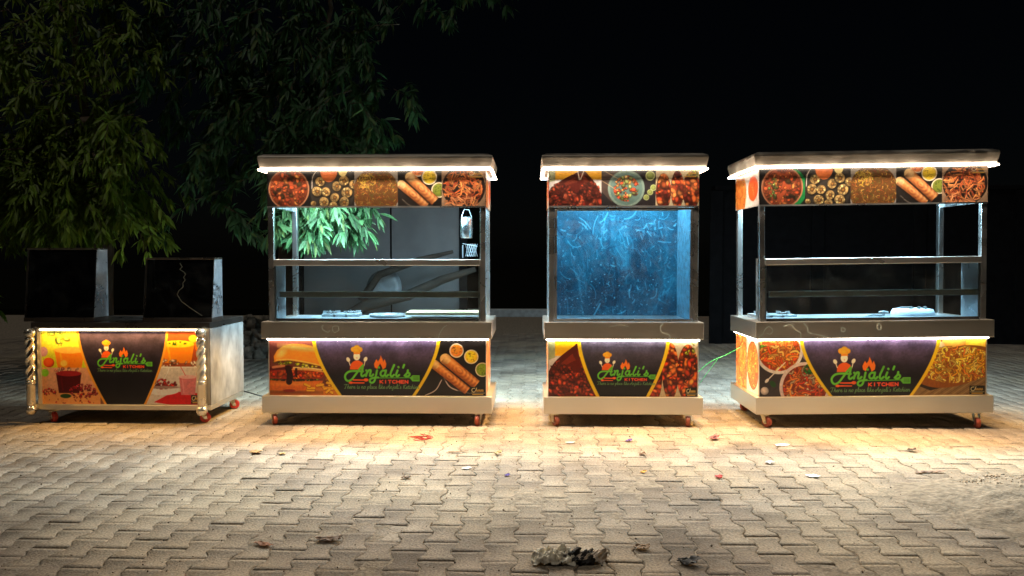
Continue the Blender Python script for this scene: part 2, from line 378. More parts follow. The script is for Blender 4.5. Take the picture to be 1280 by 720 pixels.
# ---- food scenes, each inside [x0,x1] of a picture
def food_curry(p, x0, x1, rim=(.7, .45, .3), green=False):
    p.cell(x0, x1); w = x1 - x0; h = p.h; cx, cy = (x0 + x1) / 2, h * .52; r = min(w * .48, h * .56)
    p.rect(x0, 0, x1, h, (.09, .08, .08))
    if green: p.ell(cx + w * .07, cy + h * .03, r * 1.05, r * 1.04, (.05, .55, .25)); 
    p.ell(cx, cy, r, r, rim); p.ell(cx, cy, r * .93, r * .93, (.58, .22, .09), shade=.3)
    p.lumps(cx, cy, r * .9, r * .9, [(.74, .32, .12), (.62, .22, .08), (.80, .44, .18), (.50, .17, .07), (.22, .16, .07), (.68, .28, .12)], 120, .016)
    if green: p.lumps(cx - r * .45, cy, r * .22, r * .55, [(.35, .55, .2), (.5, .65, .3)], 30, .008)
    p.clip = None
def food_rolls(p, x0, x1):
    p.cell(x0, x1); w = x1 - x0; h = p.h
    p.rect(x0, 0, x1, h, (.13, .11, .10)); p.ell(x0 + w * .5, h * .5, w * .52, h * .75, (.20, .18, .16)); 
    p.stroke([(x0 + w * .03, h * .5), (x0 + w * .05, h * .2), (x0 + w * .15, 0)], .006, (.8, .75, .7))
    for a, b, c in ((578, 185, 52), (755, 235, 52), (835, 175, 55), (545, 290, 55), (640, 295, 50), (865, 300, 60), (733, 355, 50), (618, 405, 55), (835, 405, 55), (715, 445, 48), (935, 215, 48), (505, 420, 30)):
        cx = x0 + w * (a - 475) / 470; cy = h * (b - 60) / 395; r = w * c / 470; q = rng.uniform(0, 3)
        p.ell(cx + .002, cy + .005, r * 1.1, r * 1.1, (.07, .05, .03), soft=.006); p.ell(cx, cy, r, r * .93, (.70, .55, .30), q, shade=.5)
        p.lumps(cx, cy, r * .9, r * .85, [(.80, .68, .42), (.66, .52, .28), (.74, .6, .34)], 12, r * .3)
        p.ell(cx + .003, cy + .003, r * .45, r * .4, (.36, .22, .08), q, soft=.004); p.ell(cx + .002, cy, r * .22, r * .2, (.62, .42, .16), soft=.003)
    p.ell(x0 + w * .42, 0, w * .2, h * .33, (.95, .45, .18), shade=.15); p.ell(x0 + w * .74, h * .02, w * .1, h * .16, (.95, .85, .5))
    p.clip = None
def food_rice(p, x0, x1):
    p.cell(x0, x1); w = x1 - x0; h = p.h
    p.rect(x0, 0, x1, h, (.60, .56, .52)); cx, cy = x0 + w * .5, h * .62
    p.ell(cx, cy, w * .53, h * .66, (.42, .24, .08))
    p.noodles(cx, cy, w * .53, h * .64, [(.72, .46, .14), (.6, .34, .1), (.8, .6, .25), (.62, .26, .1), (.45, .42, .15)], 420, .0042, .018, .4)
    p.noodles(x0 + w * .28, h * .3, w * .22, h * .22, [(.92, .75, .2), (.95, .62, .25)], 90, .0045, .02, .4)
    p.clip = None
def dosa(p, ax, ay, bx, by, r, seed):
    d = np.array([bx - ax, by - ay]); L = np.linalg.norm(d); d /= L; n = np.array([-d[1], d[0]])
    c = [(ax + n[0] * r, ay + n[1] * r), (ax - n[0] * r, ay - n[1] * r), (bx - n[0] * r * .9, by - n[1] * r * .9), (bx + n[0] * r * .9, by + n[1] * r * .9)]
    p.stroke([(ax, ay + .008), (bx, by + .008)], 2.3 * r, (.06, .04, .03), sm=False, al=.6)
    p.poly(c, (.90, .56, .24)); p.ell(ax, ay, r, r, (.90, .72, .45))
    old = p.clip; x, y = p.U - ax, p.V - ay; t = x * d[0] + y * d[1]; q = x * n[0] + y * n[1]
    m = ((t > -r * .3) & (t < L) & (np.abs(q) < r)).astype(float); p.clip = m if old is None else m * old
    w = np.sin(np.hypot(t - L * .45, q * 1.6) * 190 + seed) * .5 + .5; w *= .4 + .9 * fbm(p.U * 60, p.V * 60, seed); full = (slice(0, p.ny), slice(0, p.nx))
    p.blend(full, w * .55 * np.clip(t / L * 2, .2, 1), (.55, .16, .05)); p.blend(full, np.clip(np.abs(q + r * .25) / r, 0, 1) ** 2 * .55, (.35, .13, .04))
    p.blend(full, np.clip(1 - np.abs(q + r * .35) / r * 2.4, 0, 1) * .35, (1, .85, .6))
    p.clip = old
def food_dosa(p, x0, x1, big=False):
    p.cell(x0, x1); w = x1 - x0; h = p.h
    p.rect(x0, 0, x1, h, (.42, .37, .38) if big else (.13, .11, .10))
    if big:
        cx, cy = x0 + w * .62, h * .62
        p.ell(cx, cy, w * .68, h * .72, (.13, .11, .11)); p.ell(cx, cy, w * .62, h * .66, (.10, .085, .085))
        p.stroke([(x0 + w * .2, h * 1.0), (x0 + w * .34, h * .9), (x0 + w * .42, h * .72)], .008, (.75, .68, .66))
        p.stroke([(x0 + w * .45, h * .68), (x0 + w * .55, h * .86), (x0 + w * .8, h * .96)], .009, (.75, .68, .66))
    else: p.stroke([(x0 + w * .1, h * .8), (x0 + w * .3, h * .98), (x0 + w * .6, h * 1.0)], .005, (.5, .45, .4))
    s = 1.0 if big else 1.
    B = [(.617, .19, .95, .52, .15), (.81, .30, .93, .76, .12), (.955, .53, .50, .58, .14)] if big else [(.46, -.02, .92, .45, .15), (.72, .20, .9, .75, .1), (.94, .55, .45, .5, .12)]
    for bx, by, a, b, c in B:
        r = h * (.128 if big else .21); X, Y = x0 + w * bx, h * by
        p.ell(X, Y + .006, r * 1.08, r * 1.08, (.05, .04, .04), soft=.008); p.ell(X, Y, r, r, (.88, .80, .68)); p.ell(X, Y, r * .85, r * .85, (a, b, c), shade=.15)
        p.lumps(X, Y, r * .7, r * .7, [(a, min(1, b * 1.2), c * 1.3), (a * .85, b * .8, c)], 14, .004)
    if big: dosa(p, x0 + w * .33, h * .44, x0 + w * .76, h * .91, h * .082, 1); dosa(p, x0 + w * .47, h * .34, x0 + w * .88, h * .80, h * .095, 2)
    else: dosa(p, x0 + w * .08, h * .4, x0 + w * .66, h * .98, h * .12, 1); dosa(p, x0 + w * .28, h * .2, x0 + w * .85, h * .86, h * .135, 2)
    p.clip = None
def food_fries(p, x0, x1):
    p.cell(x0, x1); w = x1 - x0; h = p.h
    p.rect(x0, 0, x1, h, (.62, .48, .36)); p.ell(x0 + w * .5, h * .48, w * .49, h * .58, (.10, .05, .04))
    p.noodles(x0 + w * .48, h * .5, w * .46, h * .52, [(.82, .42, .16), (.75, .32, .12), (.88, .52, .24), (.6, .2, .08)], 150, .0095, .06, .18)
    p.noodles(x0 + w * .45, h * .9, w * .4, h * .2, [(.86, .5, .28)], 40, .009, .05, .2)
    p.clip = None
def food_chicken(p, x0, x1, top=(.98, .68, .08), n=150):
    p.cell(x0, x1); w = x1 - x0; h = p.h
    p.rect(x0, 0, x1, h, (.72, .68, .66)); p.rect(x0, 0, x1, h * .28, top); p.rect(x0, 0, x0 + w * .12, h * .4, (.6, .62, .45))
    p.poly([(x0, h * .35), (x0 + w * .2, h * .28), (x0 + w, h * .3), (x0 + w, h), (x0, h)], (.80, .77, .76))
    for a in ([(.05, .85), (.25, .5), (.6, .22)], [(.95, .9), (.8, .5), (.62, .2)]):
        p.stroke([(x0 + w * q, h * r) for q, r in a], h * .34, (.30, .08, .04)); p.stroke([(x0 + w * q, h * r) for q, r in a[1:]], h * .16, (.46, .15, .08))
    p.poly([(x0, h * .62), (x0 + w * .3, h * .45), (x0 + w * .62, h * .3), (x0 + w * .9, h * .5), (x1, h * .8), (x1, h), (x0, h)], (.34, .07, .03)); p.lumps(x0 + w * .22, h * .62, w * .24, h * .26, [(.42, .12, .06), (.32, .08, .04), (.52, .18, .08)], n // 2, .018)
    p.lumps(x0 + w * .55, h * .84, w * .56, h * .26, [(.60, .17, .09), (.46, .10, .06), (.74, .28, .16), (.66, .22, .1)], n, .022)
    p.lumps(x0 + w * .78, h * .6, w * .2, h * .28, [(.56, .18, .09), (.40, .11, .06)], n // 2, .018)
    p.stroke([(x0 + w * .58, h * .28), (x0 + w * .55, h * .06)], .007, (.92, .85, .78)); p.stroke([(x0 + w * .6, h * .28), (x0 + w * .66, h * .06)], .007, (.92, .85, .78))
    p.clip = None
def food_kebab(p, x0, x1):
    p.cell(x0, x1); w = x1 - x0; h = p.h
    p.rect(x0, 0, x1, h, (.15, .13, .15)); cx, cy = x0 + w * .46, h * .52; r = min(w * .34, h * .52)
    p.poly([(x0, h * .1), (x0 + w * .3, 0), (x0 + w * .2, h * .9), (x0, h * .6)], (.30, .24, .22))
    p.ell(cx, cy, r, r, (.48, .60, .56)); p.ell(cx, cy, r * .88, r * .88, (.36, .50, .48))
    p.lumps(cx, cy, r * .7, r * .7, [(.85, .32, .14), (.92, .52, .2), (.8, .25, .12), (.95, .62, .35), (.55, .6, .3)], 70, .014, .85)
    p.stroke([(x0, 0), (cx - r * .4, cy - r * .5)], .004, (.85, .7, .5)); p.stroke([(x0, h * .3), (cx - r * .5, cy + r * .1)], .004, (.85, .7, .5))
    for a, b, q in ((.90, .18, .10), (.96, .5, .065), (.90, .62, .06), (.83, .76, .06)):
        p.ell(x0 + w * a, h * b, h * q * 1.3, h * q * 1.3, (.72, .76, .5)); p.ell(x0 + w * a, h * b, h * q, h * q, (.52, .58, .26), shade=.2)
    p.clip = None
def food_tikka(p, x0, x1, green=True):
    p.cell(x0, x1); w = x1 - x0; h = p.h
    p.rect(x0, 0, x1, h, (.78, .70, .55))
    for a, b, c in ((.18, .62, .17), (.5, .55, .15), (.82, .58, .2)):
        p.ell(x0 + w * a, h * b, w * c, h * .5, (.25, .06, .03))
        p.lumps(x0 + w * a, h * b, w * c, h * .5, [(.72, .22, .08), (.84, .34, .12), (.52, .13, .06), (.90, .48, .2), (.35, .08, .04)], 90, .024)
    if green: p.lumps(x0 + w * .85, h * .15, w * .12, h * .12, [(.55, .62, .12), (.65, .7, .2)], 14, .009)
    p.clip = None
def food_bowls(p, x0, x1):
    p.cell(x0, x1); w = x1 - x0; h = p.h
    p.rect(x0, 0, x1, h, (.20, .17, .18)); p.poly([(x0 + w * .45, h * .55), (x0 + w * .7, h * .4), (x0 + w, h * .3), (x0 + w, h), (x0 + w * .5, h)], (.42, .30, .2))
    NC = [(.92, .42, .14), (.96, .58, .24), (.85, .3, .1), (.95, .7, .35)]
    p.ell(x0 + w * .75, h * .22, w * .2, h * .2, (.5, .45, .55)); p.ell(x0 + w * .83, h * .3, w * .08, h * .18, (.95, .5, .25))
    cx, cy, r = x0 + w * .26, h * .18, h * .40
    p.ell(cx, cy, r * 1.06, r * 1.06, (.88, .84, .82)); p.ell(cx, cy, r * .92, r * .92, (.6, .2, .06)); p.noodles(cx, cy, r * .92, r * .92, NC, 150, .016, .08, 1.0)
    p.lumps(cx - r * .7, cy - r * .1, r * .2, r * .2, [(.4, .6, .15)], 6, .012)
    cx, cy, r = x0 + w * .60, h * .84, h * .42
    p.ell(cx, cy, r * 1.06, r * 1.06, (.84, .76, .74)); p.ell(cx, cy, r * .92, r * .92, (.45, .14, .05)); p.noodles(cx, cy, r * .9, r * .9, [(.84, .36, .12), (.9, .5, .2), (.7, .2, .08), (.75, .65, .5)], 150, .0135, .065, 1.0)
    p.lumps(x0 + w * .68, h * .52, w * .1, h * .1, [(.08, .35, .12), (.12, .45, .15)], 16, .014)
    p.stroke([(x0 + w * .1, h * .72), (x0 + w * .19, h * .6), (x0 + w * .34, h * .4)], .009, (.88, .84, .8)); p.ell(x0 + w * .1, h * .72, .012, .02, (.9, .86, .82), .7)
    p.ell(x0 + w * .07, h * .9, .032, .032, (.72, .66, .62), shade=.4); p.ell(x0 + w * .18, h * .78, .03, .02, (.1, .28, .1), .9)
    p.clip = None
def food_noodle_tray(p, x0, x1):
    p.cell(x0, x1); w = x1 - x0; h = p.h
    p.rect(x0, 0, x1, h, (.38, .22, .15)); p.ell(x0 + w * .6, h * .08, w * .16, h * .13, (.95, .62, .25), shade=.3); p.ell(x0 + w * .9, h * .1, w * .16, h * .15, (.97, .68, .2), shade=.3); p.ell(x0 + w * .36, h * .14, w * .12, h * .1, (.95, .8, .6), shade=.2)
    p.stroke([(x0 + w * .1, h * .3), (x0 + w * .36, 0)], .012, (.9, .82, .7))
    p.poly([(x0 + w * .05, h * .78), (x0 + w * .3, h * .9), (x0 + w * 1.0, h * .6), (x0 + w, h), (x0, h)], (.52, .40, .26))
    for i in range(14): p.stroke([(x0 + w * (.15 + i * .06), h), (x0 + w * (.45 + i * .06), h * .72)], .004, (.66, .54, .36) if i % 2 else (.36, .25, .15), sm=False)
    p.poly([(x0 + w * .05, h * .78), (x0 + w * .3, h * .92), (x0 + w, h * .64), (x0 + w, h * .55), (x0 + w * .3, h * .83)], (.13, .08, .07))
    p.ell(x0 + w * .62, h * .5, w * .52, h * .34, (.55, .3, .08), -.25)
    p.noodles(x0 + w * .62, h * .46, w * .50, h * .33, [(.95, .72, .25), (.9, .6, .16), (.98, .82, .42), (.8, .42, .14)], 330, .0115, .07, .9)
    p.lumps(x0 + w * .6, h * .52, w * .42, h * .22, [(.6, .62, .2), (.85, .3, .12), (.75, .72, .3)], 24, .010)
    p.clip = None
def food_burger(p, x0, x1):
    w = x1 - x0 - .02; p.cell(x0, x1); h = p.h
    def Q(l): return [(x0 + w * a, h * b) for a, b in l]
    p.rect(x0, 0, x1, h, (.42, .20, .17)); p.ell(x0 + w * .5, 0, w * .7, h * .10, (.58, .32, .26), soft=.05)
    p.rect(x0, h * .84, x1, h, (.80, .46, .16)); p.ell(x0 + w * .3, h * .95, w * .4, h * .03, (.45, .2, .07), soft=.02)
    p.lumps(x0 + w * .86, h * .72, w * .10, h * .12, [(.55, .28, .1), (.7, .4, .15)], 18, .016)
    p.poly(Q([(0, .73), (.74, .74), (.72, .84), (.60, .90), (.30, .93), (.0, .91)]), (.84, .40, .10)); p.ell(x0 + w * .35, h * .80, w * .34, h * .03, (.95, .58, .22), soft=.02, al=.8)
    p.lumps(x0 + w * .34, h * .715, w * .38, h * .035, [(.22, .28, .06), (.36, .42, .1), (.10, .10, .04)], 46, .011)
    p.poly(Q([(0, .56), (.2, .55), (.72, .56), (.76, .62), (.72, .70), (.3, .71), (0, .70)]), (.62, .16, .04))
    p.lumps(x0 + w * .36, h * .63, w * .40, h * .075, [(.86, .28, .05), (.95, .42, .10), (.72, .18, .04), (.90, .34, .08)], 80, .020)
    p.stroke(Q([(.28, .52), (.52, .525), (.74, .56)]), .026, (.88, .62, .32)); p.stroke(Q([(.30, .505), (.52, .51), (.72, .54)]), .008, (.98, .84, .6))
    p.stroke(Q([(.02, .53), (.16, .51), (.30, .50)]), .030, (.34, .05, .03)); p.stroke(Q([(.05, .50), (.2, .47)]), .02, (.80, .50, .34)); p.ell(x0 + w * .78, h * .55, .03, .012, (.12, .14, .04))
    p.stroke(Q([(.26, .52), (.28, .64), (.27, .76)]), .050, (.15, .025, .02)); p.stroke(Q([(.37, .53), (.37, .66)]), .020, (.22, .03, .02)); p.ell(x0 + w * .27, h * .92, .05, .012, (.5, .08, .03))
    p.lumps(x0 + w * .20, h * .40, w * .14, h * .055, [(.72, .74, .14), (.86, .84, .30), (.52, .58, .08)], 26, .014); p.lumps(x0 + w * .53, h * .45, w * .18, h * .06, [(.74, .76, .16), (.56, .62, .10), (.86, .84, .32)], 30, .014)
    s = Q([(.07, .41), (.06, .30), (.11, .19), (.20, .11), (.32, .075), (.46, .08), (.58, .11), (.70, .19), (.80, .31), (.86, .43), (.84, .50), (.70, .475), (.50, .42), (.28, .375), (.12, .385)])
    p.poly([(a, b + .006) for a, b in s], (.30, .10, .03), soft=.01); p.poly(s, (.95, .56, .16)); sp_ = [(x0 + w * .42, h * .15, w * .26, h * .045, .1), (x0 + w * .17, h * .24, w * .08, h * .06, -.8), (x0 + w * .72, h * .27, w * .12, h * .05, .9)]
    for a, b, c, d, e in sp_: p.ell(a, b, c, d, (1, .82, .44), e, soft=.025, al=.8)
    p.stroke(Q([(.10, .37), (.28, .36), (.50, .405), (.70, .46), (.84, .49)]), .012, (.99, .74, .36), al=.9)
    for i in range(26):
        a = rng.uniform(0, 3.14); X = x0 + w * rng.uniform(.52, 1.05); Y = h * rng.uniform(.78, .94); dx, dy = .026 * math.cos(a), .013 * math.sin(a)
        p.stroke([(X - dx, Y - dy), (X + dx, Y + dy)], .024, (.60, .30, .04), sm=False); p.stroke([(X - dx, Y - dy - .002), (X + dx, Y + dy - .002)], .018, (.98, .70, .16), sm=False)
    p.clip = None
def tumbler(p, X, Y, w, h, c, top, ice=True):
    p.poly([(X - w / 2, Y), (X + w / 2, Y), (X + w * .40, Y + h), (X - w * .40, Y + h)], c)
    p.ell(X, Y, w / 2, w * .11, top); p.stroke([(X - w * .3, Y + h * .2), (X - w * .24, Y + h * .85)], w * .06, tuple(np.clip(np.array(c) * 1.4, 0, 1)), al=.6)
def food_juice_left(p, x0, x1):
    p.cell(x0, x1); w = x1 - x0; h = p.h
    p.rect(x0, 0, x1, h * .52, (.78, .80, .16)); p.ell(x0 + w * .5, h * .1, w * .6, h * .2, (.92, .88, .25), soft=.06); p.rect(x0, h * .5, x1, h, (.86, .62, .48)); p.ell(x0 + w * .4, h * .95, w * .7, h * .14, (.93, .62, .36), soft=.03)
    p.lumps(x0 + w * .3, h * .08, w * .3, h * .1, [(.5, .62, .15), (.68, .75, .3)], 12, .02)
    p.ell(x0 + w * .82, h * .16, .034, .036, (.96, .55, .1)); p.ell(x0 + w * .82, h * .16, .026, .028, (.99, .70, .22)); 
    p.ell(x0 + w * .03, h * .28, .035, .04, (.78, .58, .66)); p.ell(x0 + w * .12, h * .43, .045, .04, (.9, .3, .1), shade=.4); p.ell(x0 + w * .86, h * .44, .04, .035, (.82, .2, .08), shade=.4)
    tumbler(p, x0 + w * .48, h * .26, w * .52, h * .24, (.93, .50, .10), (.97, .72, .3)); p.ell(x0 + w * .38, h * .44, .034, .032, (.97, .58, .12)); p.ell(x0 + w * .38, h * .44, .026, .025, (.99, .74, .3))
    p.stroke([(x0 + w * .22, 0), (x0 + w * .3, h * .2)], .003, (.3, .3, .12)); p.stroke([(x0 + w * .42, 0), (x0 + w * .34, h * .2)], .003, (.3, .3, .12))
    p.ell(x0 + w * .05, h * .57, .03, .032, (.5, .78, .15)); p.lumps(x0 + w * .45, h * .53, w * .25, h * .04, [(.9, .7, .6), (.75, .4, .35)], 16, .012)
    tumbler(p, x0 + w * .46, h * .58, w * .44, h * .27, (.30, .03, .05), (.6, .12, .14)); 
    p.ell(x0 + w * .95, h * .6, .05, .05, (.85, .3, .25)); p.ell(x0 + w * .95, h * .6, .035, .035, (.55, .08, .08))
    p.lumps(x0 + w * .72, h * .82, w * .26, h * .1, [(.75, .08, .14), (.55, .03, .08), (.9, .3, .35)], 90, .008, .9); p.lumps(x0 + w * .12, h * .84, w * .12, h * .06, [(.8, .1, .14)], 24, .008)
    p.ell(x0 + w * .4, h * .89, .045, .018, (.15, .28, .1)); p.lumps(x0 + w * .6, h * .95, w * .5, h * .05, [(.82, .12, .12)], 18, .007)
    p.clip = None
def food_juice_right(p, x0, x1):
    p.cell(x0, x1); w = x1 - x0; h = p.h
    p.rect(x0, 0, x1, h * .49, (.62, .28, .14)); p.rect(x0, 0, x0 + w * .35, h * .3, (.98, .58, .10)); p.ell(x0 + w * 1.0, h * .2, .06, .07, (.98, .45, .08), shade=.3); p.ell(x0 + w * .85, h * .1, .04, .03, (.99, .68, .15))
    tumbler(p, x0 + w * .58, h * .17, w * .56, h * .26, (.96, .52, .10), (.98, .76, .14)); p.lumps(x0 + w * .58, h * .16, w * .16, h * .03, [(.3, .5, .1)], 12, .008)
    p.lumps(x0 + w * .3, h * .42, w * .3, h * .07, [(.82, .66, .6), (.9, .78, .74), (.6, .35, .25)], 24, .014); p.lumps(x0 + w * .85, h * .44, w * .2, h * .05, [(.85, .7, .64)], 12, .013)
    p.rect(x0, h * .48, x1, h, (.83, .79, .76)); p.rect(x0, h * .48, x1, h * .495, (.95, .92, .9)); p.stroke([(x0 + w * .3, h * .7), (x0 + w * .4, h * .55), (x0 + w * .42, h * .5)], .006, (.92, .9, .9))
    p.poly([(x0 + w * .15, h * .97), (x0 + w * .5, h * .82), (x0 + w, h * .85), (x0 + w, h), (x0 + w * .4, h)], (.80, .06, .10))
    p.ell(x0 + w * .3, h * .80, w * .3, h * .075, (.93, .9, .9)); p.lumps(x0 + w * .3, h * .72, w * .26, h * .075, [(.72, .08, .08), (.85, .14, .1), (.5, .04, .05)], 34, .014, .85); p.ell(x0 + w * .3, h * .765, w * .3, h * .02, (.6, .5, .48))
    tumbler(p, x0 + w * .74, h * .62, w * .30, h * .25, (.85, .48, .50), (.93, .72, .72)); p.stroke([(x0 + w * .7, h * .6), (x0 + w * .62, h * .48)], .005, (.8, .15, .2)); p.ell(x0 + w * .93, h * .58, .022, .024, (.85, .12, .12))
    p.clip = None
def side_noodles(p, kind):
    w, h = p.w, p.h; p.rect(0, 0, w, h, (.86, .82, .80))
    NC = [(.95, .55, .22), (.9, .45, .15), (.98, .7, .35), (.85, .34, .14)]
    if kind == 'low':
        p.rect(0, 0, w * .46, h, (.9, .56, .3)); p.noodles(w * .22, h * .5, w * .30, h * .6, NC, 200, .009, .07, 1.0)
        p.stroke([(w * .34, 0), (w * .08, h * .5), (w * .4, h)], .012, (.25, .15, .1)); p.rect(w * .44, 0, w * .48, h, (.35, .28, .24))
        p.ell(w * .74, h * .5, w * .24, h * .44, (.25, .18, .15)); p.ell(w * .74, h * .5, w * .225, h * .42, (.8, .4, .15)); p.noodles(w * .74, h * .5, w * .22, h * .41, NC, 180, .009, .06, 1.0)
    else:
        p.ell(w * .22, h * .55, w * .26, h * .62, (.85, .5, .2)); p.noodles(w * .22, h * .55, w * .25, h * .6, NC, 150, .008, .05, 1.)
        p.ell(w * .76, h * .5, w * .2, h * .34, (.95, .35, .1), shade=.1); p.lumps(w * .76, h * .5, w * .12, h * .2, [(.98, .6, .35), (.9, .3, .1)], 20, .01)
def fade(p): p.mottle(.10, 70, 3); return p

# ------------------------------------------------------------------ cart pieces (local: x along the front, front at y=-D/2, z up)
def led(name, parent, mat, pts, r=.006):
    m = MB().tube(pts, r, 6); return m.build(name, mat, parent)
def area_lamp(name, parent, loc, rot, sx, sy, power, color, spread):
    l = bpy.data.lights.new(name, 'AREA'); l.shape = 'RECTANGLE'; l.size = sx; l.size_y = sy; l.energy = power; l.color = color; l.spread = R(spread)
    o = bpy.data.objects.new(name, l); COL.objects.link(o); o.parent = parent; o.location = loc; o.rotation_euler = rot; return o
def caster(parent, x, y, steer, drop=0.0, tone=(.42, .06, .025)):
    m = MB(); c, s = math.cos(steer), math.sin(steer)
    def T(p): return (x + p[0] * c - p[1] * s, y + p[0] * s + p[1] * c, p[2])
    def tbox(a, b, d, e, f, g):
        q = MB().box(a, b, d, e, f, g); m.add([T(v) for v in q.v], q.f)
    tbox(-.035, .035, -.04, .04, .092, .098)
    for sgn in (-1, 1):
        yy = .021 * sgn; q = [( -.022, .092), (.028, .092), (.042, .030), (.016, .030)]
        vs = [T((a, yy - .002, b - drop * (b < .06))) for a, b in q] + [T((a, yy + .002, b - drop * (b < .06))) for a, b in q]
        m.add(vs, [(0, 1, 2, 3), (7, 6, 5, 4), (0, 4, 5, 1), (1, 5, 6, 2), (2, 6, 7, 3), (3, 7, 4, 0)])
    o = m.build('caster', mat_steel('caster_steel', (.6, .55, .42), .3, .5, smear=.4, scale=20), parent)
    w = MB(); rings = []
    for yy, r in ((-.017, .03), (-.017, .036), (-.011, .042), (.011, .042), (.017, .036), (.017, .03)):
        rings.append([T((.028 + r * math.cos(t), yy, .042 - drop + r * math.sin(t))) for t in [2 * math.pi * k / 28 for k in range(28)]])
    w.loft(rings); wo = w.build('wheel', mat_plain('caster_rubber_%.2f' % tone[0], tone, .45, var=.3, scale=30), o, smooth=False)
    a = MB().cyl(T((.028, -.026, .042 - drop)), T((.028, .026, .042 - drop)), .010, 12); a.build('axle', mat_steel('axle_steel', (.7, .68, .6), .2, .3), o)
    return o
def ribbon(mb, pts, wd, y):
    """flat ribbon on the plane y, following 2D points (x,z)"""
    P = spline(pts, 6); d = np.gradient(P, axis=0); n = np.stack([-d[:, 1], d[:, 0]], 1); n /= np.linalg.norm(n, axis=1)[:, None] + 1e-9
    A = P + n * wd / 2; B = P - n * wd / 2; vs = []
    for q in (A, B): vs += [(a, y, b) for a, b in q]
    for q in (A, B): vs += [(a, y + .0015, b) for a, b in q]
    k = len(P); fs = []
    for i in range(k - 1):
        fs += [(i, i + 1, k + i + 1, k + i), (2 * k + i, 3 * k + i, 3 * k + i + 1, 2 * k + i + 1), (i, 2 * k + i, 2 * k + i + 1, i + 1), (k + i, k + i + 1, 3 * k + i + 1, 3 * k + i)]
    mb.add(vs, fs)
REFL_MARK = lambda: mat_plain('painted_reflection', (.85, .92, .85), .5, var=.1)  # pale colour of the painted reflections on the slabs

